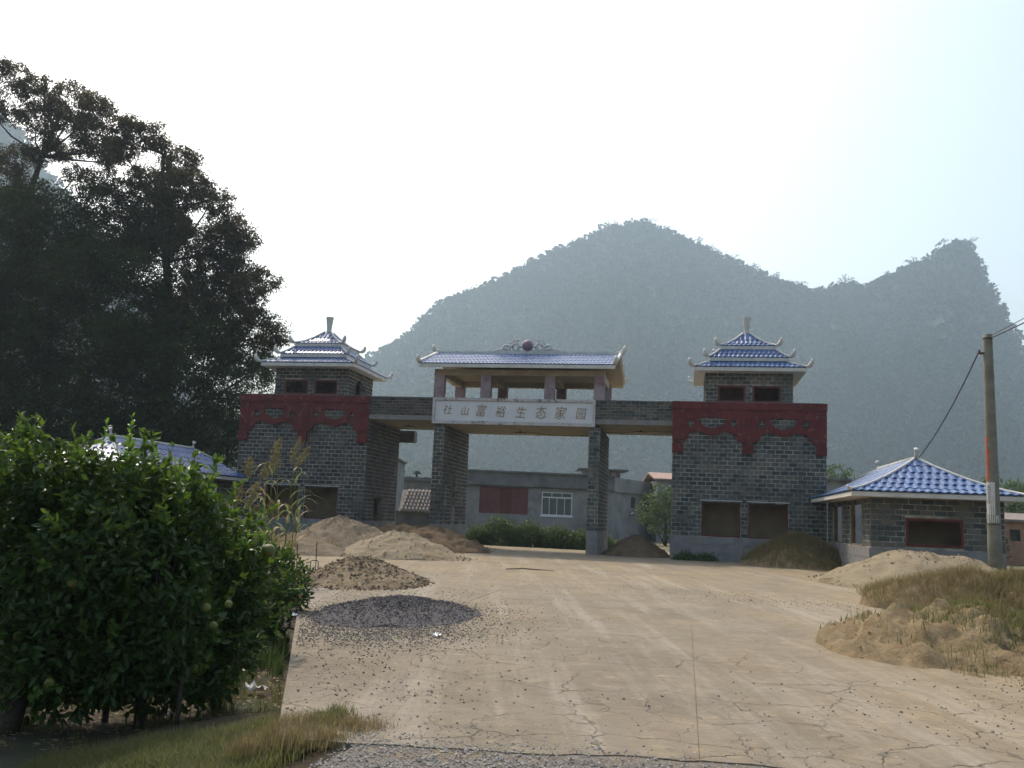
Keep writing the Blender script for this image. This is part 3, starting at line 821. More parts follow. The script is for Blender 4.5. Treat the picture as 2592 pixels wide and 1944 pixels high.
def gate_pillar(left):
    x0, x1 = iv(-4.66, -4.13, left)
    y0, y1 = 44.03, 49.4
    t = thing('gate_pillar', ((x0 + x1) / 2, 46.7, 0),
              'brick gate pier left of the main opening, its deep side pierced by three narrow arches' if left else 'narrow brick gate pier right of the main opening, with bare deep side', 'pillar', 'piers under the name board')
    L, Dp = x1 - x0, y1 - y0
    TF = frame_matrix((x0, y0, 0), (1, 0, 0), (0, 1, 0)); TR = frame_matrix((x1, y0, 0), (0, 1, 0), (-1, 0, 0)); TL = frame_matrix((x0, y1, 0), (0, -1, 0), (1, 0, 0))
    ops = []
    if left:
        for c, w, zt in ((.85, .34, 3.0), (2.5, .8, 3.35), (4.3, .4, 3.0)):
            for k, z in ((.5, zt - .3), (.44, zt - .17), (.34, zt - .07), (.18, zt)): ops.append((c - w * k, c + w * k, 1.13, z))
    mb = MB(); wall_panel(mb, TR, Dp, .0, 6.08, L, ops)
    put('core', mb.mesh('core'), 'mortar', t)
    if left:
        mb = MB()
        for c, w, zt in ((.85, .34, 3.0), (2.5, .8, 3.35), (4.3, .4, 3.0)): mb.box(c - w / 2 + .002, c + w / 2 - .002, .3, .33, 1.13, zt - .08, TR)
        put('niche_back', mb.mesh('niche_back'), 'inner', t)
    rest = MB(); bm_ = 'brick_left' if left else 'brick'
    n = brick_face(t, TF, L, 1.1, 6.08, [], 80, rest, bm_)
    brick_face(t, TR, Dp, 1.1, 6.08, ops, 300 - n, rest, bm_)
    brick_face(t, TL, Dp, 1.1, 6.08, ops and [], 0, rest, bm_)
    put('brick_courses', rest.mesh('brick_courses'), bm_, t, kind='stuff')
    plinth_run(t, TF, L, w=.55); plinth_run(t, TR, Dp)
gate_pillar(True); gate_pillar(False)

def gate_beam():
    t = thing('gate_beam', (-8.3, 46.7, 6.1), 'long flat beam of brick and beige plaster spanning between the two towers', 'beam')
    rest = MB()
    for left in (True, False):
        a, b = iv(-.66, -4.39, left)
        TF = frame_matrix((a, 44.02, 0), (1, 0, 0), (0, 1, 0))
        mb = MB(); mb.box(a, b, 44.03, 49.28, 6.26, 7.38)
        w = put('side_span', mb.mesh('side_span'), 'plaster', t)
        mb = MB(); mb.box(a, b, 43.99, 44.029, 6.26, 6.47); put('beam_band', mb.mesh('beam_band'), 'plinth', t)
        brick_face(t, TF, b - a, 6.49, 7.38, [], 150, rest, 'brick_left' if left else 'brick', bw=.39, bh=.148, joint=.018)
        mb = MB(); mb.box(a, b, 43.98, 44.5, 7.381, 7.43); put('coping', mb.mesh('coping'), 'concrete_dark', t)
    mb = MB(); mb.box(-12.56, -4.385, 44.031, 49.3, 6.1, 7.38); put('main_span', mb.mesh('main_span'), 'plaster', t)
    mb = MB(); mb.box(-16.05, -15.1, 49.32, 49.9, 5.55, 6.2); put('corbel', mb.mesh('corbel'), 'concrete_old', t)
    if rest.v: put('brick_courses', rest.mesh('brick_courses'), 'brick', t, kind='stuff')
gate_beam()

def name_board():
    t = thing('name_board', (-8.46, 43.9, 6.76), 'pale stone name board with faded gold characters over the main opening', 'sign')
    x0, x1, z0, z1 = -12.56, -4.37, 6.1, 7.41
    mb = MB(); mb.box(x0 + .13, x1 - .13, 43.9, 44.028, z0 + .13, z1 - .13); put('board', mb.mesh('board'), 'sign', t)
    mb = MB()
    mb.box(x0, x1, 43.83, 44.028, z1 - .125, z1); mb.box(x0, x1, 43.83, 44.028, z0, z0 + .125)
    mb.box(x0, x0 + .125, 43.83, 44.028, z0 + .125, z1 - .125); mb.box(x1 - .125, x1, 43.83, 44.028, z0 + .125, z1 - .125)
    mb.box(x0 + .125, x1 - .125, 43.87, 43.9, z1 - .16, z1 - .125); mb.box(x0 + .125, x1 - .125, 43.87, 43.9, z0 + .125, z0 + .16)
    put('border', mb.mesh('border'), 'sign_frame', t)
    for ch, (x, z), s, tilt in zip('社山富裕生态家园', [(-11.78, 6.82), (-10.89, 6.76), (-10.04, 6.79), (-9.07, 6.76), (-8.05, 6.76), (-7.04, 6.76), (-6.07, 6.75), (-5.06, 6.72)],
                               (.54, .5, .66, .62, .64, .68, .7, .62), (.06, -.03, .04, .02, .1, -.06, .05, .03)):
        c = bpy.data.curves.new('character', 'FONT'); c.body = ch; c.size = s; c.align_x = 'CENTER'; c.align_y = 'CENTER'; c.extrude = .012; c.offset = -.006; c.shear = .18
        ob = bpy.data.objects.new('tmp', c); COL.objects.link(ob)
        dg = bpy.context.evaluated_depsgraph_get(); m = bpy.data.meshes.new_from_object(ob.evaluated_get(dg), depsgraph=dg)
        bpy.data.objects.remove(ob); m.materials.clear(); m.name = 'character'
        if len(m.vertices):                       # centre on its own bounds
            co = np.zeros(len(m.vertices) * 3); m.vertices.foreach_get('co', co); co = co.reshape(-1, 3)
            co[:, :2] -= (co[:, :2].max(0) + co[:, :2].min(0)) / 2; co[:, 0] *= .86
            co[:, 0] += .01 * np.sin(co[:, 1] * 17); m.vertices.foreach_set('co', co.ravel())
        put('character', m, 'gold', t, Matrix.Translation((x, 43.888, z)) @ Matrix.Rotation(tilt, 4, 'Y') @ Matrix.Rotation(math.pi / 2, 4, 'X'))
name_board()

def pavilion():
    t = thing('roof_pavilion', (-8.3, 46.5, 7.4), 'open pavilion on eight mauve columns with long blue gable roof above the name board', 'pavilion')
    CX, fy, by, rz = -8.3, 43.3, 49.6, 10.12; ry = (fy + by) / 2; hw = 4.86
    for y in (44.1, 48.35):
        for x in (-12.36, -9.94, -6.7, -4.24):
            mb = MB(); mb.box(x - .255, x + .255, y, y + .42, 7.4, 8.62 if True else 9)
            put('column', mb.mesh('column'), 'column', t)
    mb = MB()
    for y in (44.12, 48.37): mb.box(-12.62, -3.98, y, y + .38, 8.625, 8.9)
    put('long_beam', mb.mesh('long_beam'), 'plaster', t)
    for x in (-12.36, -9.94, -6.7, -4.24):
        mb = MB(); mb.box(x - .14, x + .14, 44.505, 48.365, 8.57, 8.88)
        put('cross_beam', mb.mesh('cross_beam'), 'plaster', t)
    # sloping slabs
    def slab(y0, z0, y1, z1, thk):
        mb = MB(); P = []
        for x in (CX - hw, CX + hw): P += [(x, y0, z0), (x, y1, z1), (x, y1, z1 + thk), (x, y0, z0 + thk)]
        mb.add(P, [(0, 1, 2, 3), (4, 7, 6, 5), (0, 4, 5, 1), (1, 5, 6, 2), (2, 6, 7, 3), (3, 7, 4, 0)]); return mb
    put('roof_slab', slab(fy + .02, 8.86, ry, rz - .22, .16).mesh('roof_slab'), 'plaster', t)
    put('roof_slab', slab(by - .02, 8.86, ry + .003, rz - .22, .16).mesh('roof_slab'), 'plaster', t)
    mb = MB(); mb.box(CX - hw - .02, CX + hw + .02, fy - .08, fy + .015, 8.86, 9.03); put('fascia', mb.mesh('fascia'), 'trim', t)
    mb = MB(); mb.box(CX - hw - .02, CX + hw + .02, by - .015, by + .08, 8.86, 9.03); put('fascia', mb.mesh('fascia'), 'trim', t)
    mb = MB(); mb.box(-12.5, -4.1, 44.51, 48.36, 8.9, 8.95); put('ceiling', mb.mesh('ceiling'), 'plaster', t)
    state = {'n': 0, 'max': 300, 'rest': MB()}
    nC = 6
    for front in (True, False):
        ln = math.hypot(ry - fy + .06, rz - 9.05) / nC; sl = Vector((0, (ry - fy + .06) if front else -(ry - fy + .06), rz - 9.05)).normalized()
        for k in range(nC):
            p = Vector((CX - hw if front else CX + hw, fy - .06 if front else by + .06, 9.06)) + sl * ln * k
            tile_course(t, p, (1, 0, 0) if front else (-1, 0, 0), sl, 2 * hw, 2 * hw, ln, .2, (0, 0), state)
    flush_rest(state, t, 'roof_tiles', 'tile')
    mb = MB(); mb.box(CX - hw, CX + hw, ry - .09, ry + .09, rz - .02, rz + .12); mb.box(CX - 1.95, CX + 1.95, ry - .07, ry + .07, rz + .121, rz + .16)
    put('ridge_cap', mb.mesh('ridge_cap'), 'trim', t)
    for sx in (-1, 1):
        x = CX + sx * (hw + .03)
        mb = MB()
        for sy, yy in ((-1, fy - .06), (1, by + .06)):
            pts = [(x, ry, rz + .06), (x, (ry * 1.0 + yy) / 2, (rz + 9.05) / 2 + .06), (x, yy, 9.13)]
            pts += [(x + sx * .03, yy + sy * .1, 9.2), (x + sx * .05, yy + sy * .16, 9.34), (x + sx * .05, yy + sy * .15, 9.47)]
            mb.tube(pts, [.09, .09, .11, .13, .11, .06], 6)
        put('verge_cap', mb.mesh('verge_cap', True), 'trim', t)
        mb = MB(); mb.tube([(x - sx * .1, ry, rz + .05), (x + sx * .1, ry, rz + .14), (x + sx * .22, ry, rz + .3), (x + sx * .24, ry, rz + .5)], [.13, .13, .12, .06], 7)
        put('ridge_horn', mb.mesh('ridge_horn', True), 'trim', t)
    # openwork scrolls either side of the ball
    zr = rz + .16
    for sx in (-1, 1):
        mb = MB()
        def arc(cx_, cz, r, a0, a1, w, n=14, w1=None):
            r *= 1.25; cz *= 1.35
            pts = [(CX + sx * (cx_ + r * math.cos(rad(a0 + (a1 - a0) * i / n))), ry, zr + cz + r * math.sin(rad(a0 + (a1 - a0) * i / n))) for i in range(n + 1)]
            ww = [w + ((w1 or w) - w) * i / n for i in range(n + 1)]; mb.tube(pts, [q * 1.45 for q in ww], 6)
        arc(.62, .17, .14, 0, 360, .045); arc(1.12, .1, .15, -10, 200, .05, 14, .04); arc(.38, .04, .16, 0, 180, .045)
        arc(.62, .2, .26, 20, 120, .035, 8, .015); arc(.9, .0, .22, 20, 120, .04, 8, .02); arc(.36, .3, .2, -10, 75, .04, 8, .02)
        mb.tube([(CX + sx * 1.05, ry, zr + .1), (CX + sx * 1.4, ry, zr + .09), (CX + sx * 1.9, ry, zr)], [.08, .06, .02], 6)
        mb.tube([(CX + sx * .72, ry, zr + .3), (CX + sx * .84, ry, zr + .42)], [.04, .015], 5)
        mb.tube([(CX + sx * .5, ry, zr + .3), (CX + sx * .46, ry, zr + .5)], [.04, .015], 5)
        mb.tube([(CX + sx * .22, ry, zr + .02), (CX + sx * 1.2, ry, zr + .02)], .045, 6)
        put('ridge_scroll', mb.mesh('ridge_scroll', True), 'trim', t)
    mb = MB(); mb.lathe(CX, ry, [(.3 * math.sin(math.pi * max(k, .15) / 12), zr + .31 - .3 * math.cos(math.pi * k / 12)) for k in range(13)], 20)
    put('ridge_ball', mb.mesh('ridge_ball', True), 'stone_ball', t)
pavilion()

# tube lamps fixed under the beam
for i, (x, y, z, lb) in enumerate(((-8.6, 47.0, 6.1, 'small tube lamp under the middle of the name board span'), (-2.3, 46.6, 6.26, 'small tube lamp under the right side span'), (-14.6, 46.6, 6.26, 'small tube lamp under the left side span'))):
    t = thing('ceiling_lamp', (x, y, z), lb, 'lamp', 'tube lamps under the gate beam')
    mb = MB(); mb.box(x - .32, x + .32, y - .04, y + .04, z - .1, z - .06); mb.box(x - .05, x + .05, y - .03, y + .03, z - .06, z - .002)
    put('batten', mb.mesh('batten'), 'iron', t)
    mb = MB(); mb.tube([(x - .3, y, z - .125), (x + .3, y, z - .125)], .02, 6); put('tube', mb.mesh('tube'), 'white_frame', t)
mb = MB(); mb.tube([(-8.3, 47.0, 6.08), (-7.4, 47.3, 6.0), (-6.6, 47.6, 5.97), (-4.7, 47.8, 6.05)], .012, 4); mb.tube([(-2.0, 46.6, 6.24), (-1.3, 46.7, 6.22), (-.7, 46.7, 6.22)], .012, 4)
mb.tube([(-4.1, 47.5, 6.2), (-3.3, 47.2, 6.14), (-2.55, 46.7, 6.2)], .012, 4)
put('lamp_cable', mb.mesh('lamp_cable'), 'wire', None, label='thin loose cable slung under the gate beam between the lamps', cat='cable')

# ------------------------------------------------------------------ low lodges
def lodge(left):
    x0, x1 = iv(6.39, 10.75, left); y0, y1 = 34.12, 43.9
    t = thing('lodge', ((x0 + x1) / 2, 39, 0), 'low brick lodge with hipped blue tiled roof half hidden behind the citrus trees' if left else
              'low grey brick lodge with hipped blue roof behind the big pale sand heap', 'building', 'lodges beside the gateway')
    L = x1 - x0
    TF = frame_matrix((x0, y0, 0), (1, 0, 0), (0, 1, 0)); TR = frame_matrix((x1, y0, 0), (0, 1, 0), (-1, 0, 0)); TL = frame_matrix((x0, y1, 0), (0, -1, 0), (1, 0, 0))
    opF = [(mir(9.42, left) - x0, mir(7.54, left) - x0, 1.18, 2.17) if left else (7.54 - x0, 9.42 - x0, 1.18, 2.17)]
    # long side wall facing the drive
    Ti = TR if left else TL
    Dp = y1 - y0
    raw = [(35.7, 38.3), (40.05, 42.55)]
    ops = [((a - y0, b - y0, 1.1, 2.7) if left else (y1 - b, y1 - a, 1.1, 2.7)) for a, b in raw]
    th = .22; mb = MB()
    wall_panel(mb, TF, L, 0, 2.84, th, opF)
    for T, oo in ((TR, ops if left else []), (TL, [] if left else ops)):
        wall_panel(mb, T if T is TL else T @ Matrix.Translation((th, 0, 0)), Dp - th, 0, 2.84, th, [(a - (0 if T is TL else th), b - (0 if T is TL else th), c, d) for a, b, c, d in oo])
    put('wall', mb.mesh('wall'), 'mortar', t)
    mb = MB(); mb.box(x0 + th + .01, x1 - th - .01, y0 + th + .01, y1 - .05, .1, .2); mb.box(x0 + th + .01, x1 - th - .01, 35.5, 35.62, .2, 2.8)  # floor, and an added wall shortening the room to brighten the front window
    put('floor_and_added_partition', mb.mesh('floor_and_added_partition'), 'inner', t)
    rest = MB()
    bmn = 'brick_left' if left else 'brick'
    n = brick_face(t, TF, L, 1.12, 2.82, opF, 0 if left else 300, rest, bmn, bw=.42, bh=.19)
    brick_face(t, Ti, Dp, 1.12, 2.82, ops, 0 if left else 300 - n, rest, bmn, bw=.42, bh=.19)
    if rest.v: put('brick_courses', rest.mesh('brick_courses'), bmn, t, kind='stuff')
    plinth_run(t, TF, L); plinth_run(t, Ti, Dp)
    window_frame(t, TF, opF[0][0], opF[0][1], 1.18, 2.17, w=.09, y=-.02)
    for a, b, c, d in ops: window_frame(t, Ti, a, b, c, d, mat='wood', w=.06)
    ex0, ex1 = iv(5.65, 11.15, left); ey0, ey1 = 33.4, 45.75
    cl = ((0, 43.97, 0), (0, 1, 0))
    mb = MB(); mb.box(ex0, ex1, ey0, 43.96, 2.845, 3.0); put('eave_slab', mb.mesh('eave_slab'), 'trim', t)
    prof = [(-.04, 3.03), (.42, 3.16), (.87, 3.34), (1.33, 3.55), (1.8, 3.8), (2.27, 4.07), (2.72, 4.37)]
    mb = MB()
    for (d0, z0), (d1, z1) in zip(prof[:-1], prof[1:]):
        a0, a1, b0, b1 = ex0 + d0 + .05, ex1 - d0 - .05, ey0 + d0 + .05, 43.96
        c0, c1, e0 = ex0 + d1 + .05, ex1 - d1 - .05, ey0 + d1 + .05
        mb.add([(a0, b0, z0 - .02), (a1, b0, z0 - .02), (a1, b1, z0 - .02), (a0, b1, z0 - .02), (c0, e0, z1 - .02), (c1, e0, z1 - .02), (c1, b1, z1 - .02), (c0, b1, z1 - .02)], [(0, 1, 5, 4), (1, 2, 6, 5), (3, 0, 4, 7), (2, 3, 7, 6)])
    put('roof_body', mb.mesh('roof_body'), 'tile', t)
    state = {'n': 0, 'max': 300, 'rest': MB()}
    hip_roof_tiles(t, ex0, ex1, ey0, ey1, prof, .285, state, 'F' + ('RL' if left else 'LR'), cl)
    flush_rest(state, t, 'roof_tiles', 'tile')
    cx = (ex0 + ex1) / 2; rzz = 4.42; ya, yb = ey0 + 2.73, 43.0
    for sx in (-1, 1):
        pts = [(cx + sx * (2.75 - d), ey0 + d, z + .04) for d, z in reversed(prof)]
        hp = horn(sx, -1, (cx + sx * 2.75, ey0, 3.07), .28)
        mb = MB(); mb.tube(pts + hp[1:4], [.055] * len(pts) + [.065, .06, .04], 6); put('hip_ridge', mb.mesh('hip_ridge', True), 'trim', t)
        pts = [(cx, yb, rzz), (cx + sx * .95, yb + .9, 3.9)]
        mb = MB(); mb.tube(pts, .05, 6); put('hip_ridge', mb.mesh('hip_ridge', True), 'trim', t)
    mb = MB(); mb.tube([(cx, ya - .05, rzz), (cx, yb, rzz)], .075, 8); put('ridge_cap', mb.mesh('ridge_cap', True), 'trim', t)
    for y, s in ((ya, -1), (yb, 1)):
        mb = MB(); mb.tube([(cx, y, rzz), (cx, y + s * .04, rzz + .15), (cx, y + s * .06, rzz + .26), (cx, y + s * .12, rzz + .32)], [.1, .055, .07, .1], 8)
        put('finial', mb.mesh('finial', True), 'trim', t)
lodge(False); lodge(True)

# ------------------------------------------------------------------ buildings beyond the gate (frame facing the drive)
FH = Vector((-0.19125899, 0.98153961, 0)); RH = Vector((0.98153961, 0.19125899, 0))
def BT(dist): return frame_matrix(tuple(FH * dist), tuple(RH), tuple(FH))
def building_long():
    T = BT(80)
    t = thing('village_house', tuple(T @ Vector((2.5, 3, 0))), 'long low grey rendered house with maroon shutters and white window seen through the main opening', 'building', 'houses beyond the gateway')
    mb = MB(); wall_panel(mb, T, 15.1 - .0, -.1, 4.25, .3, []) if False else None
    a0 = -6.0
    Ts = T @ Matrix.Translation((a0, 0, 0)); Lf = 9.1 - a0
    ops = [(-2.42 - a0, 1.84 - a0, 1.88, 4.17), (3.02 - a0, 5.7 - a0, 1.9, 3.92)]
    wall_panel(mb, Ts, Lf, -.1, 4.2, .3, ops)
    ang = Matrix.Rotation(math.atan2(10, 5.6), 4, 'Z')
    Tside = T @ Matrix.Translation((9.1, 0, 0)) @ ang
    wall_panel(mb, Tside, 11.5, -.1, 4.2, .3, [(4.6, 5.9, 2.9, 3.9)])
    put('wall', mb.mesh('wall'), 'concrete_old', t)
    mb = MB(); mb.box(-.25, Lf + .2, -.35, .3, 4.3, 4.75, Ts); mb.box(-.15, Lf + .1, -.2, .25, 4.751, 5.45, Ts); mb.box(-.3, Lf + .25, -.4, .3, 5.451, 5.6, Ts); mb.box(-.15, Lf + .1, -.12, .25, 4.201, 4.299, Ts)
    put('parapet', mb.mesh('parapet'), 'concrete_dark', t)
    mb = MB(); mb.box(.2, 11.6, -.2, .3, 4.201, 5.45, Tside); put('parapet', mb.mesh('parapet'), 'concrete_old', t)
    mb = MB(); mb.box(-2.42, -.7, .1, .16, 1.88, 4.17, T); put('shutter', mb.mesh('shutter'), 'shutter', t)
    mb = MB(); mb.box(-.69, .45, .2, .26, 1.88, 4.17, T); put('shutter', mb.mesh('shutter'), 'red_frame', t)
    mb = MB(); mb.box(.46, 1.84, .1, .16, 1.88, 4.17, T); put('shutter', mb.mesh('shutter'), 'shutter', t)
    u0, u1, z0, z1 = 3.02, 5.7, 1.9, 3.92; mb = MB(); b = .045
    for u in (u0, u1 - 2 * b): mb.box(u, u + 2 * b, .05, .12, z0, z1, T)
    for z in (z0, 3.42, z1 - 2 * b): mb.box(u0 + 2 * b, u1 - 2 * b, .05, .12, z, z + 2 * b, T)
    for k in (.33, .66): mb.box(u0 + (u1 - u0) * k - b / 2, u0 + (u1 - u0) * k + b / 2, .05, .12, 3.42 + 2 * b, z1 - 2 * b, T)
    for k in (.25, .5, .75): mb.box(u0 + (u1 - u0) * k - b / 2, u0 + (u1 - u0) * k + b / 2, .05, .12, z0 + 2 * b, 3.42, T)
    mb.box(u0 - .1, u1 + .1, -.06, .049, z0 - .12, z0 - .002, T)
    w = put('window', mb.mesh('window'), 'white_frame', t)
    gl = NT('window_glass'); gl.color(gl.mix(gl.noise(.6), (.06, .08, .085), (.10, .12, .12))); gl.rough(.15); M['glass'] = gl.m
    W = u1 - u0
    for i, (a, b2, c, d) in enumerate([(0, .33, 3.5, z1), (.33, .66, 3.5, z1), (.66, 1, 3.5, z1), (0, .25, z0, 3.42), (.25, .5, z0, 3.42), (.5, .75, z0, 3.42), (.75, 1, z0, 3.42)]):
        mb = MB(); mb.box(u0 + W * a + .02, u0 + W * b2 - .02, .09, .1, c + .02, d - .02, T); put('pane', mb.mesh('pane'), 'glass', w)
    mb = MB(); mb.box(4.6, 5.9, .15, .2, 2.9, 3.9, Tside); put('vent_panel', mb.mesh('vent_panel'), 'dark', t)
    mb = MB(); mb.box(a0, 9, .3, 9, 5.0, 5.1, T); put('roof', mb.mesh('roof'), 'concrete_dark', t)
    # hut on the roof
    t2 = thing('roof_hut', tuple(T @ Vector((8.3, 4, 5.1))), 'small whitewashed hut with thin flat roof standing on top of the long grey house', 'hut')
    mb = MB(); mb.box(6.9, 10.2, 3, 6, 5.1, 6.15, T); put('wall', mb.mesh('wall'), 'concrete_old', t2)
    mb = MB(); mb.box(6.3, 10.9, 2.5, 6.4, 6.16, 6.3, T); put('roof', mb.mesh('roof'), 'concrete_dark', t2)
    mb = MB(); mb.box(9.4, 9.75, 2.7, 2.99, 5.1, 6.0, T); put('chimney', mb.mesh('chimney'), 'brick_orange', t2)
building_long()
def building_left():
    T = BT(82)
    t = thing('village_house', tuple(T @ Vector((-11, 3, 0))), 'grey house corner with small dark window between left tower and left pier', 'building', 'houses beyond the gateway')
    mb = MB(); wall_panel(mb, T @ Matrix.Translation((-16, 0, 0)), 9.4, -.1, 4.45, .3, [(6.3, 7.05, 2.7, 3.75)]); put('wall', mb.mesh('wall'), 'concrete_old', t)
    mb = MB(); mb.box(-16.3, -6.5, -.3, .3, 4.46, 4.8, T); put('parapet', mb.mesh('parapet'), 'concrete_dark', t)
    mb = MB(); mb.box(-9.7, -8.95, .2, .25, 2.7, 3.75, T); put('window', mb.mesh('window'), 'dark', t)
    mb = MB(); mb.lathe(*(T @ Vector((-8.3, 1, 0)))[:2], [(.1, 4.8), (.1, 5.1), (.45, 5.15), (.25, 5.4), (.05, 5.45)], 10); put('roof_vent', mb.mesh('roof_vent'), 'dark', t)
    T = BT(66)
    t = thing('tiled_shed', tuple(T @ Vector((-6.6, 1, 0))), 'low shed with old brown clay tile roof just left of the left pier', 'shed')
    mb = MB(); mb.box(-8.0, -4.5, .5, 3.0, -.1, 1.75, T); put('wall', mb.mesh('wall'), 'concrete_dark', t)
    TT = T @ Matrix.Translation((0, -.1, 1.72)) @ Matrix.Rotation(rad(38), 4, 'X')
    for r in range(6):
        for k in range(13):
            mb = MB(); u = -7.5 + k * .26 + r * .05
            mb.tube([(u, r * .42, .03), (u, r * .42 + .46, .0)], [.1, .085], 6); mb.v = [tuple(TT @ Vector(q)) for q in mb.v]
            put('tile', mb.mesh('tile', True), 'old_tile', t)
    mb = MB(); mb.box(-7.75, -4.1, 0, 2.6, -.06, -.01, TT); put('roof', mb.mesh('roof'), 'old_tile', t)
    # tall sliver behind the left tower
    T = BT(70)
    t = thing('village_house', tuple(T @ Vector((-11, 3, 0))), 'tall plain house edge showing just past the left tower', 'building', 'houses beyond the gateway')
    mb = MB(); mb.box(-17, -8.62, 0, 6, -.1, 5.6, T); put('wall', mb.mesh('wall'), 'concrete_old', t)
    mb = MB(); mb.box(-17.2, -8.45, -.2, 6.2, 5.61, 5.75, T); put('roof', mb.mesh('roof'), 'concrete_dark', t)
building_left()
def far_house(T, u0, u1, z1, dep, wallm, roofm, label, win, roof_h=.7, gable=True):
    t = thing('village_house', tuple(T @ Vector(((u0 + u1) / 2, dep / 2, 0))), label, 'building', 'houses beyond the gateway')
    mb = MB(); wall_panel(mb, T @ Matrix.Translation((u0, 0, 0)), u1 - u0, -.1, z1, .25, [(a - u0, b - u0, c, d) for a, b, c, d in win])
    mb.box(u0, u1, .26, dep, -.1, z1 - .01, T)
    put('wall', mb.mesh('wall'), wallm, t)
    mb = MB(); o = .35
    if gable:
        P = [(u0 - o, -o, z1), (u1 + o, -o, z1), (u1 + o, dep / 2, z1 + roof_h), (u0 - o, dep / 2, z1 + roof_h), (u0 - o, dep + o, z1), (u1 + o, dep + o, z1)]
        P = P + [(a, b, c + .14) for a, b, c in P]
        P = [tuple(T @ Vector(p)) for p in P]
        mb.add(P, [(0, 3, 2, 1), (3, 4, 5, 2), (6, 7, 8, 9), (9, 8, 11, 10), (0, 1, 7, 6), (4, 10, 11, 5), (0, 6, 9, 3), (3, 9, 10, 4), (1, 2, 8, 7), (2, 5, 11, 8)])
    else: mb.box(u0 - o, u1 + o, -o, dep + o, z1 + .001, z1 + .16, T)
    put('roof', mb.mesh('roof'), roofm, t)
    for a, b, c, d in win:
        mb = MB(); mb.box(a, b, .1, .15, c, d, T); put('window', mb.mesh('window'), 'dark', t)
    return t
far_house(BT(85), 13.9, 20, 5.6, 7, 'concrete_old', 'pink_roof', 'grey house with pinkish clay roof just left of the right tower', [(14.6, 15.5, 3.2, 4.4)], .75)
far_house(BT(64), 22.3, 28.5, 5.1, 5, 'concrete_old', 'concrete_dark', 'plain grey block rising behind the right lodge roof', [(25.2, 26.2, 3.2, 4.4)], gable=False)
far_house(BT(60), 31.2, 40, 2.7, 6, 'brick_orange', 'old_tile', 'low orange brick house with small dark window right of the utility pole', [(32.9, 33.6, 1.45, 2.2), (36, 36.8, 1.45, 2.2)], .5)
# ================================================================== HEAPS
def heap(name, label, cat, c, rx, ry, h, mat, seed, rot=0, sharp=1.0, rough=.06, peaks=None, z=-.03, group='heaps of earth sand and gravel in the yard'):
    """loose material: irregular foot, angle-of-repose flanks, small slides and clods"""
    n, m = 96, 40
    V = []; Fc = []
    pk = peaks or [(0, 0, 1)]
    cr, sr = math.cos(rot), math.sin(rot)
    for j in range(m + 1):
        q = j / m
        for i in range(n):
            a = 2 * math.pi * i / n
            edge = 1 + .16 * noise.noise(Vector((math.cos(a) * 1.3, math.sin(a) * 1.3, seed))) + .08 * noise.noise(Vector((math.cos(a) * 5, math.sin(a) * 5, seed + 3)))
            x, y = math.cos(a) * q * edge, math.sin(a) * q * edge
            hz = 0
            for px, py, ph in pk:
                d = math.hypot(x - px, y - py) / (1.0 + .0 * ph)
                w = max(0, 1 - d / (1 - .55 * math.hypot(px, py)))
                hz = max(hz, ph * (w ** sharp) * (1 - .25 * math.exp(-(d / .12) ** 2) * .6))
            fall = min(1, (1 - q) * 6)
            wx, wy = x * rx, y * ry
            p = Vector((wx * 1.6 + seed, wy * 1.6, seed))
            zz = hz * h + fall * rough * h * (1.6 * noise.fractal(p, 1, 2, 3) + .9 * noise.fractal(p * 3.3, .9, 2, 3) + .35 * noise.noise(p * 14))
            if q == 1: zz = -.05
            V.append((c[0] + wx * cr - wy * sr, c[1] + wx * sr + wy * cr, z + max(zz, -.05)))
    for j in range(m):
        for i in range(n):
            i2 = (i + 1) % n
            Fc.append((j * n + i, (j + 1) * n + i, (j + 1) * n + i2, j * n + i2))
    o = put(name, indexed_mesh(name, V, Fc, True), mat, None, Matrix.Identity(4), label, cat, group)
    return np.array(V)
H = {}
H['A'] = heap('earth_heap', 'large grey-brown earth heap at the foot of the left tower', 'heap', (-14.3, 37.2), 3.1, 3.4, 1.5, 'sand2', 1.3, 0, 1.0, .07)
H['B'] = heap('sand_heap', 'small low sand heap at the left, half behind the tall weeds', 'heap', (-13.4, 31.3), 2.0, 1.7, .66, 'sand2', 4.7, 0, .9, .06)
H['C'] = heap('sand_heap', 'pale conical sand heap in front of the left pier', 'heap', (-10.3, 32.6), 2.55, 2.4, 1.08, 'sand', 7.1, 0, .95, .05)
H['D'] = heap('earth_heap', 'long reddish-brown earth heap against the base of the left pier', 'heap', (-11.6, 39.9), 3.2, 2.3, 1.32, 'dirt', 2.9, -.08, .8, .08, [(-.35, 0, .95), (.1, .05, .9), (-.75, .1, .8)])
H['E'] = heap('rubble_heap', 'rubbly brown debris heap on the slab corner at the left edge of the drive', 'heap', (-7.25, 20.2), 1.6, 2.3, .66, 'rubble', 5.2, .15, .95, .05)
H['F'] = heap('gravel_heap', 'low dark grey gravel heap spreading near the left edge of the drive', 'heap', (-4.45, 14.2), 1.3, 2.0, .34, 'gravel', 8.8, -.1, .85, .06)
H['G'] = heap('earth_heap', 'reddish earth heap between the right pier and the right tower', 'heap', (-2.35, 45.4), 1.75, 1.9, 1.22, 'dirt', 3.3, 0, .9, .06)
H['Hh'] = heap('earth_heap', 'dull earth heap grown over with dry grass against the right tower', 'heap', (4.75, 41.2), 2.5, 2.1, 1.4, 'mound', 6.6, 0, .75, .06)
H['I'] = heap('sand_heap', 'big pale sand heap in front of the right lodge', 'heap', (7.25, 30.6), 3.15, 3.9, 1.28, 'sand', 9.4, -.15, .8, .04, [(-.1, 0, .98), (.28, .02, .93)])
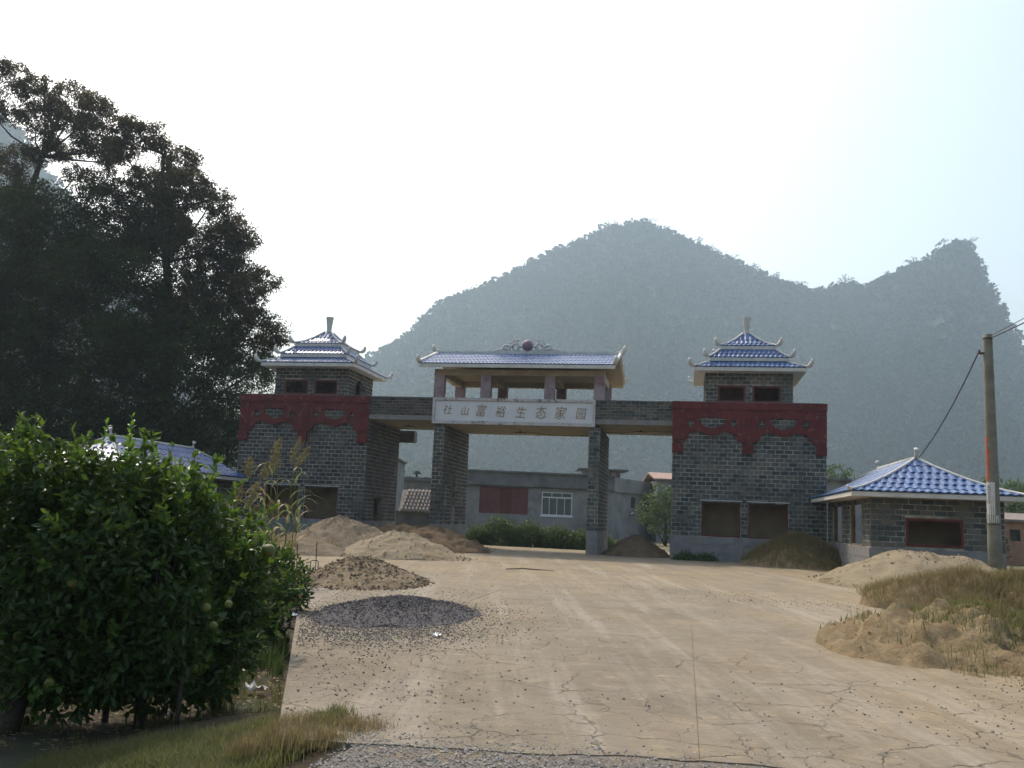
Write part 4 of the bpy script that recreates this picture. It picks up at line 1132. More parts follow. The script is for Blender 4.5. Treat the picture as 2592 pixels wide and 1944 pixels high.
H['J'] = heap('earth_mound', 'ochre earth mound with green sprouts in the right foreground', 'heap', (4.35, 13.9), 2.45, 2.7, .7, 'mound', 12.1, .1, .85, .17, [(-.25, .1, .95), (.3, -.1, .75)])
H['K'] = heap('earth_mound', 'wide mound overgrown with dry grass at the right edge', 'heap', (7.8, 22.0), 3.6, 2.2, 1.0, 'mound', 14.4, 0, .6, .1, [(-.4, 0, .85), (.3, 0, 1)])

# ================================================================== STONES AND LITTER
def stones(name, label, pts, size, mat, cat='gravel', rng=None, lo=.5, hi=1.6):
    rng = rng or np.random.default_rng(len(pts))
    base = np.array([[1, 0, 0], [-.5, .87, 0], [-.5, -.87, 0], [.25, .3, .75], [-.1, -.1, -.6]])
    T = [(0, 1, 3), (1, 2, 3), (2, 0, 3), (1, 0, 4), (2, 1, 4), (0, 2, 4)]
    n = len(pts); sc = size * rng.uniform(lo, hi, n) ** 1.5
    an = rng.uniform(0, 6.28, n); c, s = np.cos(an), np.sin(an)
    v = base[None] * (1 + rng.normal(size=(n, 5, 3)) * .22)
    x = v[:, :, 0] * c[:, None] - v[:, :, 1] * s[:, None]; y = v[:, :, 0] * s[:, None] + v[:, :, 1] * c[:, None]
    v = np.stack([x, y, v[:, :, 2] * .8], 2) * sc[:, None, None] + pts[:, None, :]
    tri = v[:, np.array(T).ravel()].reshape(-1, 3)
    return put(name, np_mesh(name, tri, 3), mat, None, None, label, cat, kind='stuff')
rng = np.random.default_rng(3)
def scatter(n, cx, cy, sx, sy, rot=0):
    a = rng.normal(size=(n, 2)) * (sx, sy); c, s = math.cos(rot), math.sin(rot)
    return np.stack([cx + a[:, 0] * c - a[:, 1] * s, cy + a[:, 0] * s + a[:, 1] * c, np.full(n, .006)], 1)
def keep_on_slab(P):
    ex = np.interp(P[:, 1], [q[1] for q in YARD_EDGE], [q[0] for q in YARD_EDGE])
    return P[(P[:, 0] > ex + .05) & (P[:, 1] > 5.2)]
P = np.concatenate([scatter(6000, -4.1, 12.1, .75, .9, -.3), scatter(5000, -4.4, 14.3, 1.0, 1.4), scatter(500, -3.6, 9.6, .8, 1.4, .2), scatter(260, -2.6, 8.0, .9, .6), scatter(500, -6.4, 18.2, 1.2, 1.0), scatter(250, -8.5, 25, 2, 1.3)])
stones('scattered_gravel', 'dark chips scattered over the concrete round the gravel heap', keep_on_slab(P), .0085, 'pebble', rng=rng)
v = H['F']; vv = v[rng.integers(0, len(v) - 96, 16000)] + rng.normal(size=(16000, 3)) * (.08, .08, .004)
stones('heap_gravel', 'loose chips covering the dark gravel heap', vv, .0105, 'gravel', rng=rng)
v = H['E']; vv = v[rng.integers(0, len(v) - 96, 1500)] + rng.normal(size=(1500, 3)) * (.06, .06, .004)
stones('heap_rubble', 'broken bits covering the brown debris heap', vv, .026, 'rubble', 'rubble', rng=rng)
P = np.concatenate([scatter(420, 2.1, 21.2, 1.2, .6), scatter(160, .1, 23, 1.6, .5), scatter(160, 2.7, 8.8, .8, .6), scatter(60, 1.6, 10.0, 1.3, .9), scatter(40, .5, 9, 1.6, 1.2), scatter(200, 4.2, 10.6, .8, .5), scatter(300, -3, 33, 5, 5), scatter(160, -2, 20, 3, 3)])
stones('yard_stones', 'small dark stones strewn over the dusty yard', keep_on_slab(P), .0095, 'pebble', rng=rng)
P = np.stack([rng.uniform(-2.3, 1.6, 9000), rng.uniform(4.9, 6.35, 9000), np.full(9000, -.002)], 1)
P = np.concatenate([P, np.stack([rng.uniform(-2.4, 1.6, 1600), 6.35 + rng.exponential(.22, 1600), np.full(1600, .003)], 1)])
stones('roadside_gravel', 'grey loose gravel along the near end of the concrete', P, .008, 'pebble_pale', rng=rng)
v = H['J']; vv = v[rng.integers(0, len(v) - 96, 500)] + rng.normal(size=(500, 3)) * (.06, .06, .004)
stones('mound_clods', 'crumbled clods on the ochre foreground mound', vv, .016, 'mound', 'clods', rng=rng)

for kk, mt, lb in (('A', 'sand2', 'crumbs round the large grey-brown heap'), ('C', 'sand', 'crumbs round the pale conical sand heap'), ('I', 'sand', 'crumbs round the big sand heap'), ('D', 'dirt', 'clods round the long reddish-brown heap'), ('E', 'rubble', 'clods round the brown debris heap')):
    v = H[kk]; e = v[len(v) - 96 * 9:len(v) - 96]; c_ = v[:, :2].mean(0)
    vv = e[rng.integers(0, len(e), 900)].copy(); vv[:, :2] += (vv[:, :2] - c_) * rng.uniform(-.12, .16, (900, 1)); vv[:, 2] = np.maximum(vv[:, 2], .0) * .6 + .004
    inner = v[rng.integers(0, len(v) - 96, 500)] + rng.normal(size=(500, 3)) * .01
    stones('heap_crumbs', lb, np.concatenate([vv, inner]), .03, mt, 'clods', rng=rng, lo=.3, hi=1.5)
def scrap(name, label, cat, x, y, z, w, d, mat, seed, group=None, parts=None):
    """thin crumpled sheet with folds"""
    r = np.random.default_rng(seed); V = []; Fc = []; n = 6
    an = r.uniform(0, 3.14); c, s = math.cos(an), math.sin(an)
    for j in range(n):
        for i in range(n):
            u, q = (i / (n - 1) - .5) * w * r.uniform(.85, 1.1), (j / (n - 1) - .5) * d * r.uniform(.85, 1.1)
            V.append((x + u * c - q * s, y + u * s + q * c, z + abs(r.normal()) * .25 * min(w, d)))
    for j in range(n - 1):
        for i in range(n - 1): Fc.append((j * n + i, j * n + i + 1, (j + 1) * n + i + 1, (j + 1) * n + i))
    put(name, indexed_mesh(name, V, Fc), mat, None, None, label, cat, group)
scrap('paper_scrap', 'white paper scrap lying right of the gravel heap on the concrete', 'litter', -3.2, 12.0, .012, .2, .09, 'plastic_white', 1)
scrap('red_wrapper', 'crumpled red wrapper in the grass by the slab edge', 'litter', -3.7, 8.0, -.42, .18, .12, 'plastic_red', 2)
scrap('yellow_wrapper', 'torn yellow wrapper on the bare ground beside the slab edge', 'litter', -5.3, 10.5, -.58, .16, .12, 'plastic_yellow', 3)
scrap('plastic_bag', 'torn white plastic bag next to the yellow wrapper', 'litter', -5.05, 10.6, -.58, .26, .16, 'plastic_white', 4)
scrap('plastic_bag', 'white bag lying behind the ochre mound at the right edge', 'litter', 5.4, 16.3, .0, .3, .2, 'plastic_white', 5)
scrap('paper_scrap', 'small pale scrap on the lip of the slab beside the gravel heap', 'litter', -5.75, 13.2, .0, .14, .09, 'plastic_white', 6)
scrap('paper_scrap', 'dull paper scrap under the middle citrus tree', 'litter', -5.2, 9.0, -.58, .16, .1, 'paper', 7)
mb = MB(); mb.tube([(-4.9, 8.9, -.57), (-4.5, 9.1, -.56), (-4.1, 9.25, -.57)], [.018, .02, .014], 6)
put('dead_branch', mb.mesh('dead_branch', True), 'wood', None, label='pale dead branch on the orchard ground near the slab edge', cat='branch')
mb = MB(); mb.tube([(-5.4, 28.0, .02), (-5.0, 28.7, .03), (-4.5, 28.4, .03), (-4.0, 28.6, .02)], [.012, .02, .018, .008], 5)
put('dead_branch', mb.mesh('dead_branch', True), 'wood', None, label='crooked twig lying in the middle of the yard before the gate', cat='branch')

# iron rods at the slab corner
t = thing('iron_rods', (-9.3, 22.2, 0), 'thin rusty iron rods and a loop standing up at the far slab corner', 'rods')
for pts in ([(-9.75, 22.3, -.1), (-9.78, 22.3, .75)], [(-9.15, 22.1, -.1), (-9.17, 22.1, .8)]):
    mb = MB(); mb.tube(pts, .012, 5); put('rod', mb.mesh('rod'), 'iron', t)
mb = MB(); mb.tube([(-9.3, 22.1, -.05), (-9.3, 22.1, .28), (-9.27, 22.1, .31), (-9.12, 22.1, .31), (-9.09, 22.1, .28), (-9.09, 22.1, -.05)], .012, 5); put('loop', mb.mesh('loop'), 'iron', t)

# ================================================================== UTILITY POLE AND WIRES
PX, PY, PT = 9.15, 30.0, 7.84
t = thing('utility_pole', (PX, PY, 0), 'round concrete utility pole with red brush marks and a pasted paper strip', 'pole')
mb = MB(); mb.lathe(PX, PY, [(.2, -.1), (.195, 1.5), (.165, 4.5), (.133, PT - .25), (.132, PT)], 20); put('shaft', mb.mesh('shaft', True), 'pole', t)
mb = MB(); mb.lathe(PX, PY, [(.139, PT - .16), (.139, PT - .1)], 20); mb.box(PX - .26, PX - .13, PY - .05, PY + .05, PT - .62, PT - .56); mb.tube([(PX - .25, PY, PT - .6), (PX - .25, PY, PT - .48)], [.05, .03], 8)
put('wire_bracket', mb.mesh('wire_bracket'), 'iron', t)
mb = MB(); mb.lathe(PX, PY, [(.195, 1.98), (.195, 2.02)], 20); put('band', mb.mesh('band'), 'iron', t)
def patch(a0, a1, z0, z1, off=.006, n=6):
    mb = MB(); V = []
    for i in range(n + 1):
        a = rad(a0 + (a1 - a0) * i / n)
        for z in (z0, z1):
            r = .2 - .067 * (z / PT) + off
            V.append((PX + r * math.cos(a), PY + r * math.sin(a), z))
    mb.add(V, [(2 * i, 2 * i + 2, 2 * i + 3, 2 * i + 1) for i in range(n)]); return mb
r_ = random.Random(4)
mb = MB()
for k in range(13):
    z = 3.28 + k * .105
    for q in range(2):
        a = 178 + r_.uniform(0, 30); m2 = patch(a, a + r_.uniform(22, 55), z + r_.uniform(0, .03), z + r_.uniform(.045, .09), .005 + .002 * q, 4); mb.add(m2.v, m2.f)
    m2 = patch(200 + r_.uniform(-8, 14), 212 + r_.uniform(-4, 14), z, z + .1, .009, 2); mb.add(m2.v, m2.f)
put('red_marks', mb.mesh('red_marks'), 'pole_red', t)
mb = patch(186, 272, 2.28, 3.26, .006, 8); put('paper_strip', mb.mesh('paper_strip', True), 'paper', t)
mb = MB()
for k in range(11):
    m2 = patch(196 + r_.uniform(-4, 4), 228 + r_.uniform(-4, 6), 2.62 + k * .052, 2.64 + k * .052, .009, 4); mb.add(m2.v, m2.f)
put('strip_ticks', mb.mesh('strip_ticks'), 'ink', t)
mb = patch(190, 300, 2.05, 2.27, .006, 8); put('paper_strip', mb.mesh('paper_strip', True), 'trim', t)

def wire(label, A, B, sag, r, n=24):
    A, B = Vector(A), Vector(B)
    pts = [A.lerp(B, i / n) - Vector((0, 0, sag * 4 * (i / n) * (1 - i / n))) for i in range(n + 1)]
    mb = MB(); mb.tube(pts, r, 5); put('power_cable', mb.mesh('power_cable', True), 'wire', None, label=label, cat='cable', group='cables at the utility pole')
CAMP = Vector((0, 0, 1.6))
wire('thick overhead cable rising from the pole top to the right', (PX + .05, PY - .12, PT - .13), (10.55, 12.0, 8.35), .25, .02)
wire('thinner overhead cable just above the thick one at the pole top', (PX + .1, PY, PT - .02), (10.6, 12.0, 8.5), .15, .012)
wire('sagging service cable dropping left from the pole behind the lodge roof', (PX - .25, PY, PT - .5), (9.55, 43.2, 4.3), .45, .022)

# ================================================================== TREES
def tree(name, label, group, Y, blobs, trunk, r0, leaf, mat, dens, droop=.35, depth=1.0, clump=.42, per=34, seed=1, limbs=True):
    rg = np.random.default_rng(seed)
    bx, bz = trunk[0][0], trunk[0][1]
    t = thing(name, (bx, Y, -.1), label, 'tree', group)
    mb = MB(); pts = [Vector((x, Y + .2 * math.sin(i * 1.7), z)) for i, (x, z) in enumerate(trunk)]
    rr = [r0 * (1 - .75 * i / (len(pts) - 1)) for i in range(len(pts))]
    mb.tube(pts, rr, 9); put('trunk', mb.mesh('trunk', True), 'bark', t)
    mb = MB(); V = []
    for bxx, bzz, br in blobs:
        yc = Y + rg.uniform(-1, 1) * depth
        ctr = np.array([bxx, yc, bzz])
        j = min(range(len(pts)), key=lambda k: (pts[k] - Vector((bxx, Y, bzz - 1.2 * br - 1.0))).length)
        S0 = pts[j]; C0 = Vector(ctr); mid = S0.lerp(C0, .5) + Vector((rg.uniform(-.3, .3), rg.uniform(-.3, .3), rg.uniform(-.5, .1)))
        rb = max(.03, min(rr[j] * .6, .035 + .03 * (C0 - S0).length / 2))
        mb.tube([S0, S0.lerp(mid, .5), mid, mid.lerp(C0, .6), C0 + Vector((0, 0, br * .4))], [rb, rb * .85, rb * .65, rb * .45, .015], 6)
        nc = max(4, int(dens * br ** 2.2 * 9))
        d = unit(rg.normal(size=(nc, 3))); rad_ = rg.uniform(.25, 1.12, (nc, 1)) ** .6
        cc = ctr + d * rad_ * br * np.array([1.08, 1.08 * max(1, depth), .92])
        for k in range(0, nc, 3):                        # twigs
            mb.tube([C0.lerp(Vector(cc[k]), .25), Vector(cc[k])], [.022, .008], 3, False)
        loc = rg.normal(size=(nc, per, 3)) * np.array([.55, .55, .38]) * clump * rg.uniform(.6, 1.2, (nc, 1, 1))
        pos = (cc[:, None, :] + loc).reshape(-1, 3)
        V.append(leaves_at(pos, leaf[0], leaf[1], droop, rg))
    put('limbs', mb.mesh('limbs', True), 'bark', t)
    o = put('crown', np_mesh('crown', np.concatenate(V), 4), mat, t)
    return t
g_left = 'tall trees behind the left lodge'
T1 = [(-48.2, 31.5, 1.5), (-45.9, 30.1, 1.6), (-43.4, 29.3, 1.8), (-40.9, 28.2, 1.5), (-46.9, 28.6, 1.4), (-43.9, 27.1, 1.7), (-41.2, 26.5, 1.5), (-39.5, 26.1, 1.0), (-48.0, 25.9, 1.2), (-44.8, 25.7, 1.1), (-47.3, 23.4, 1.7), (-49.5, 29, 1.6), (-39.2, 24.6, .9), (-42.6, 24.2, 1.0)]
T2 = [(-35.0, 25.5, 1.1), (-33.5, 24.0, 1.3), (-35.9, 22.8, 1.3), (-34.0, 22.3, 1.3), (-31.8, 21.6, 1.4), (-30.1, 20.9, 1.2), (-34.0, 20.4, 1.5), (-29.6, 19.0, 1.6), (-36.5, 20.6, 1.4), (-31.8, 18.1, 1.6), (-28.7, 16.6, 1.3), (-34.4, 17.9, 1.4), (-27.1, 14.7, 1.2), (-29.8, 15.0, 1.5), (-27.4, 13.2, 1.3), (-26.0, 13.2, .8), (-31.8, 15.4, 1.4), (-28.6, 12.3, 1.2), (-26.6, 11.6, .9), (-36.9, 24.6, 1.0), (-30.6, 17.2, 1.5), (-33.0, 19.3, 1.5), (-30.3, 13.6, 1.6), (-33.0, 14.0, 1.6), (-36.0, 18.8, 1.5), (-28.3, 18.4, 1.0), (-26.8, 16.2, .9), (-25.3, 12.2, .9), (-28.3, 10.6, 1.3), (-26.2, 10.2, 1.0), (-37.6, 21.9, 1.1), (-37.9, 26.3, .8), (-36.4, 26.2, .9)]
T3 = [(-42.3, 19.5, 2.1), (-39.2, 19.2, 1.9), (-36.7, 17.9, 1.6), (-40.5, 16.1, 2.7), (-36.7, 14.9, 2.4), (-42.5, 14.0, 2.7), (-38.2, 11.9, 2.9), (-33.9, 13.1, 2.5), (-32.9, 15.4, 1.6), (-41.0, 10.1, 3.0), (-44.5, 17, 2.5), (-45, 20.5, 1.8), (-42, 21.3, 1.2), (-40.5, 18.0, 2.2), (-38.5, 16.5, 2.2), (-35.5, 16.8, 1.8), (-34.5, 11.5, 2.0), (-44.5, 13, 2.4), (-37.8, 20.3, 1.4)]
T4 = [(-30.3, 11.7, 1.9), (-28.6, 9.7, 1.9), (-31.6, 9.7, 2.4), (-33.9, 8.0, 2.8), (-29.2, 7.2, 2.4), (-33.9, 5.2, 2.4), (-31, 5, 2.4), (-28, 11.5, 1.5), (-33, 10.8, 2.0)]
T6 = [(-37.9, 7.1, 3.1), (-40.5, 5.0, 2.6), (-43.5, 7.5, 3.0), (-37, 3.8, 2.4), (-43.5, 11, 2.6), (-34.5, 3.2, 2.2)]
T5 = [(-25.4, 9.6, 1.1), (-25.8, 8.0, 1.5), (-24.0, 9.1, .9), (-23.5, 8.0, .8), (-25.1, 6.7, 1.5), (-26.7, 5.8, 1.8), (-25.7, 4.5, 1.4), (-28.4, 5.0, 1.7), (-24, 6.2, 1.1)]
tree('broadleaf_tree', 'tallest airy tree at the far left, its open crown against the white sky', g_left, 54, T1, [(-46.5, -.2), (-46.8, 8), (-46.6, 16), (-45.9, 21), (-45.2, 25.5), (-44.2, 28.5)], .42, (.21, .085), 'leaf_tree', 2.7, clump=.4, per=58, seed=1)
tree('broadleaf_tree', 'tall dark tree with ragged crown reaching towards the left tower roof', g_left, 52, T2, [(-33.2, -.2), (-33, 6), (-32.4, 12), (-33.2, 17), (-34.2, 21), (-34.4, 24.5)], .45, (.21, .085), 'leaf_tree', 3.4, clump=.42, per=62, seed=2)
tree('broadleaf_tree', 'dense dark green tree left of the ragged tree, in front of the side hill', g_left, 50, T3, [(-39.6, -.2), (-39.2, 6), (-39.8, 12), (-39.6, 18)], .4, (.24, .1), 'leaf_mass', 3.0, depth=1.3, clump=.55, per=30, seed=3)
tree('broadleaf_tree', 'dense bushy tree between the left lodge roof and the ragged tree', g_left, 49, T4, [(-31, -.2), (-31.2, 5), (-30.8, 10)], .25, (.24, .1), 'leaf_mass', 3.0, depth=1.3, clump=.55, per=30, seed=4)
tree('broadleaf_tree', 'low wide dark tree at the left edge above the lodge roof', g_left, 48.5, T6, [(-40, -.2), (-39.6, 4), (-39.5, 8)], .25, (.24, .1), 'leaf_mass', 3.0, depth=1.3, clump=.55, per=30, seed=5)
tree('broadleaf_tree', 'lighter green feathery tree directly behind the left tower', g_left, 50.5, [(x * 50.5 / 48, z * 50.5 / 48, r * 1.05) for x, z, r in T5], [(-27, -.2), (-27.2, 4), (-26.8, 8.5)], .14, (.22, .06), 'leaf_light', 4.4, droop=.6, clump=.5, per=30, seed=6)
def P_at(T, u, z): v = T @ Vector((u, 0, z)); return (round(v.x, 2), round(v.y, 2))
for i, (dist, u, z, r, lab) in enumerate([(72, 12.5, 3.3, 1.5, 'green tree beside the right tower, in front of the pink roofed house'), (66, 36, 3.6, 2.6, 'green tree behind the orange brick house at the right edge'),
                                          (70, 25, 5.2, 1.4, 'hazy tree top rising behind the right lodge'), (60, 30.6, 1.6, 1.5, 'low green tree right of the right lodge')]):
    T = BT(dist); v = T @ Vector((u, 0, 0)); x = v.x
    tree('small_tree', lab, 'village trees', v.y, [(x, z, r), (x - r * .7, z - r * .6, r * .8), (x + r * .7, z - r * .4, r * .85), (x, z - r * 1.1, r * .9)], [(x, -.2), (x, max(1, z - r)), (x, z)], .12, (.24, .12), 'leaf_hedge', 2.2, seed=30 + i, clump=.45, per=26)

# hedge shrubs behind the main opening
def shrub(label, x, y, rx, rz, mat='leaf_hedge', seed=1, name='shrub', group=None, n=5200, leaf=(.13, .055), z0=-.1, ry=None):
    rg = np.random.default_rng(seed)
    t = thing(name, (x, y, 0), label, 'shrub', group)
    d = unit(rg.normal(size=(n // 14, 3))); d[:, 2] = np.abs(d[:, 2])
    c = d * rg.uniform(.55, 1, (len(d), 1)) * np.array([rx, ry or rx * .8, rz]) + (x, y, z0)
    pos = (c[:, None] + rg.normal(size=(len(c), 14, 3)) * .11).reshape(-1, 3)
    put('foliage', np_mesh('foliage', leaves_at(pos, leaf[0], leaf[1], -.2, rg), 4), mat, t)
    mb = MB()
    for k in range(7):
        e = c[rg.integers(len(c))]; mb.tube([(x + rg.uniform(-.2, .2), y, -.1), tuple((np.array([x, y, .2]) + e) / 2), tuple(e)], [.03, .02, .008], 4)
    put('stems', mb.mesh('stems'), 'bark', t)
gh = 'hedge shrubs beyond the main opening'
for k, (x, rx, rz, lab) in enumerate(((-11.6, 1.0, 1.15, 'leftmost shrub of the hedge, beside the left pier'), (-10.3, 1.35, 1.75, 'tallest shrub of the hedge beyond the opening, below the maroon shutters'), (-8.6, 1.3, 1.5, 'middle shrub of the hedge, left of the white window'),
                                      (-7.1, 1.3, 1.3, 'hedge shrub below the white window'), (-5.7, 1.2, 1.1, 'lower hedge shrub beside the right pier'), (-4.5, .9, .95, 'last low hedge shrub behind the right pier'))):
    shrub(lab, x, 51.4 - k * .1, rx, rz, seed=50 + k, group=gh, ry=.9, n=7000)
for k, (x, y, rx, rz, lab) in enumerate(((9.9, 29.0, .9, .75, 'green weed clump at the foot of the utility pole'), (12.0, 27, 1.5, 1.0, 'green weeds at the right edge behind the grassy mound'), (.0, 43.2, .45, .3, 'small weed tuft at the left corner of the right tower'),
                                         (.9, 43.3, .5, .22, 'low weed patch along the plinth of the right tower'))):
    shrub(lab, x, y, rx, rz, seed=70 + k, group='weeds round the yard', n=2600)
# ================================================================== CITRUS TREES
def citrus_leaf_mesh(L=.1, W=.045):
    mb = MB(); n = 4; V = []
    for i in range(n + 1):
        q = i / n; w = W * math.sin(math.pi * min(1, q * .93 + .04)) ** .8 * .5; z = -.16 * L * (q - .35) ** 2 * 4
        V += [(-w, q * L, z + w * .35), (0, q * L, z), (w, q * L, z + w * .35)]
    mb.v = V; mb.f = [f for i in range(n) for f in ((3 * i, 3 * i + 1, 3 * i + 4, 3 * i + 3), (3 * i + 1, 3 * i + 2, 3 * i + 5, 3 * i + 4))]
    return mb.mesh('leaf', True)
LEAF = citrus_leaf_mesh(); LEAF.materials.append(M['leaf_young'])
def bent_leaves(pos, outward, L, W, rg):
    n = len(pos)
    d = unit(rg.normal(size=(n, 3)) * .8 + outward * .8 + np.array([0, 0, .15])); q = rg.normal(size=(n, 3)) * .7 + np.array([0, 0, 1.]) + outward * .4
    s = unit(np.cross(d, q)); up = np.cross(s, d)
    l = (L * rg.uniform(.65, 1.25, n))[:, None]; w = (W * rg.uniform(.7, 1.2, n))[:, None] * .5
    a = pos; m1 = pos + d * l * .35; m2 = pos + d * l * .72 - up * l * .04; tip = pos + d * l - up * l * .13
    q1 = np.stack([a, m1 + s * w + up * w * .3, m2 + s * w * .8 + up * w * .2, m2], 1); q1b = np.stack([a, m2, m2 + s * w * .8 + up * w * .2, m2], 1)
    A = np.stack([a, m1 + s * w + up * w * .35, m2 + s * w * .8, tip], 1)
    B = np.stack([a, tip, m2 - s * w * .8, m1 - s * w + up * w * .35], 1)
    return np.concatenate([A, B], 1).reshape(-1, 4, 3).reshape(-1, 3)
def citrus(label, Y, blobs, trunk, fruits, seed, per_blob=900, Z0=-.62, leaf=(.105, .048), sprigs=()):
    rg = np.random.default_rng(seed)
    t = thing('citrus_tree', (trunk[0][0], trunk[0][1], Z0), label, 'tree', 'citrus trees in the orchard')
    mb = MB(); pts = [Vector(p) for p in trunk]; k_ = 1 if seed == 61 else .5; mb.tube(pts, [.12 * k_, .105 * k_, .09 * k_, .06 * k_][:len(pts)], 8)
    put('trunk', mb.mesh('trunk', True), 'bark', t)
    mb = MB(); V = []; top = pts[-1]
    for x, z, r in blobs:
        yc = Y + rg.uniform(-.35, .45); c = np.array([x, yc, z])
        C0 = Vector(c); mid = top.lerp(C0, .5) + Vector((0, 0, -.08)); mb.tube([pts[-2], mid, C0], [.045, .028, .012], 5)
        n = int(per_blob * (r / .45) ** 2)
        d = unit(rg.normal(size=(n, 3))); cl = unit(d + rg.normal(size=(n, 3)) * .2)
        lump = 1 + .22 * np.sin(d[:, 0] * 9 + x) * np.cos(d[:, 2] * 8 + z) * np.sin(d[:, 1] * 7)
        rr = rg.uniform(.45, 1.04, n) ** .5 * lump
        pos = c + d * (rr * r)[:, None] * np.array([1.05, 1.15, 1.0])
        pos = pos[pos[:, 2] > Z0 + .12]
        dd = unit(pos - c)
        V.append(bent_leaves(pos, dd, leaf[0], leaf[1], rg))
        for k in range(8):
            e = c + unit(rg.normal(size=3)) * r * .85; mb.tube([C0, Vector(e)], [.01, .004], 3, False)
    put('limbs', mb.mesh('limbs', True), 'bark', t)
    put('crown', np_mesh('crown', np.concatenate(V), 4), 'leaf_citrus', t)
    W = []; mb = MB()                                     # paler shoots breaking the outline
    for x, z, r in blobs:
        for k in range(int(9 * r / .4)):
            d = unit(rg.normal(size=3) + np.array([0, -.2, .75])); c = np.array([x, Y + rg.uniform(-.3, .4), z]); ln = rg.uniform(.12, .34)
            a = c + d * r * .85; b = a + unit(d + np.array([0, 0, .5])) * (ln + r * .12)
            mb.tube([Vector(a), Vector(b)], [.006, .003], 3, False)
            q = rg.uniform(.15, 1, (int(ln * 55), 1)); p = a + (b - a) * q + rg.normal(size=(len(q), 3)) * .008
            W.append(bent_leaves(p, np.repeat(unit(b - a)[None], len(p), 0), leaf[0] * .95, leaf[1], rg))
    put('shoots', mb.mesh('shoots'), 'leaf_young', t); put('young_leaves', np_mesh('young_leaves', np.concatenate(W), 4), 'leaf_mid', t, kind='stuff')
    for x, y, z, r in fruits:
        mb = MB(); mb.lathe(x, y, [(r * math.sin(math.pi * max(k, .2) / 9), z - r * math.cos(math.pi * k / 9) * .96) for k in range(10)], 12)
        mb.tube([(x, y, z + r * .9), (x, y, z + r * 1.5)], .004, 4); put('fruit', mb.mesh('fruit', True), 'fruit', t)
    for sx, sy, sz, ln, lx in sprigs:
        base = Vector((sx - lx * .4, sy, sz - ln)); tip = Vector((sx, sy, sz))
        mb = MB(); mb.tube([base - Vector((0, 0, .25)), base, tip], [.008, .006, .003], 4); put('shoot', mb.mesh('shoot', True), 'leaf_young', t)
        k = max(8, int(ln / .026))
        for i in range(k):
            q = i / (k - 1); p = base.lerp(tip, q); a = i * 2.4 + rg.uniform(-.3, .3)
            el = rg.uniform(.25, .8) + q * .5; dirv = Vector((math.cos(a) * math.cos(el), math.sin(a) * math.cos(el), math.sin(el)))
            R = dirv.to_track_quat('Y', 'Z').to_matrix().to_4x4(); s = rg.uniform(.75, 1.15) * (1 - .35 * q)
            put('leaf', LEAF, None, t, Matrix.Translation(p) @ R @ Matrix.Rotation(rg.uniform(-.5, .5), 4, 'Y') @ Matrix.Scale(s, 4))
    return t
C1 = [(-6.41, 1.72, .39), (-5.96, 1.8, .33), (-6.55, 1.33, .47), (-5.99, 1.4, .48), (-5.62, 1.6, .38), (-6.26, .77, .55), (-5.72, .93, .52), (-6.33, .25, .5), (-5.85, .32, .5), (-6.0, .0, .34), (-5.45, 1.17, .42), (-6.9, 1.2, .5), (-6.9, .5, .5), (-5.6, -.1, .3), (-5.3, .1, .35), (-6.3, -.25, .3), (-5.8, -.28, .26)]
C2 = [(-5.62, 1.72, .36), (-5.3, 1.62, .36), (-5.51, 1.29, .47), (-5.05, 1.38, .38), (-5.55, .68, .51), (-5.1, .88, .52), (-5.38, .2, .48), (-4.9, .42, .42), (-4.95, .12, .33), (-5.66, -.05, .36), (-5.3, -.25, .3), (-4.9, -.2, .27)]
C3 = [(-5.2, 1.1, .4), (-5.37, 1.45, .32), (-4.95, .85, .4), (-5.05, .53, .45), (-4.75, .56, .32), (-4.8, .24, .3), (-5.0, .04, .34), (-4.66, .92, .22), (-5.0, -.25, .26)]
C4 = [(-6.2, .5, .34), (-6.41, .21, .38), (-6.05, .26, .26), (-6.2, -.1, .26), (-6.6, .6, .35)]
citrus('big dark citrus tree at the left edge of the foreground, bright young shoots on top', 8.0, C1, [(-6.25, 7.9, -.64), (-6.2, 7.95, -.35), (-6.12, 8.0, -.05), (-6.0, 8.0, .35)],
       [(-5.66, 7.45, 1.0, .045), (-5.35, 7.4, .86, .045), (-5.5, 7.45, -.02, .045), (-6.2, 7.4, .03, .05), (-6.22, 7.35, -.2, .06), (-5.9, 7.5, .35, .045)], 61, sprigs=[(-5.66, 8.1, 2.36, .5, .12), (-5.42, 8.15, 2.43, .58, .05), (-6.55, 8.0, 2.1, .32, -.05), (-6.9, 8.0, 2.14, .3, .1)])
citrus('middle citrus tree with a few green fruits, second from the left edge', 8.6, C2, [(-5.3, 8.6, -.64), (-5.3, 8.6, -.3), (-5.25, 8.6, .1), (-5.3, 8.6, .5)],
       [(-5.25, 8.05, .65, .045), (-4.5, 8.25, .62, .045), (-4.3, 8.3, .66, .04), (-4.44, 8.3, .45, .045), (-4.6, 8.3, .04, .045), (-5.5, 8.05, -.03, .045)], 62, sprigs=[(-5.55, 8.3, 2.16, .22, .04), (-5.3, 8.4, 2.12, .2, .06), (-4.85, 8.3, 1.92, .25, .05), (-5.05, 8.4, 2.0, .2, -.05)])
citrus('citrus tree nearest the slab edge, a large yellow-green fruit at its right tip', 9.6, C3, [(-5.0, 9.6, -.64), (-5.02, 9.6, -.3), (-5.0, 9.6, .2), (-5.0, 9.6, .5)],
       [(-4.45, 9.4, 1.13, .075), (-4.8, 9.2, .7, .045)], 63, sprigs=[(-4.65, 9.3, 1.32, .2, .04)])
citrus('small bushy citrus tree further back against the side of the slab', 13.5, C4, [(-6.3, 13.5, -.64), (-6.3, 13.5, -.4), (-6.3, 13.5, -.1)], [], 64, per_blob=600)
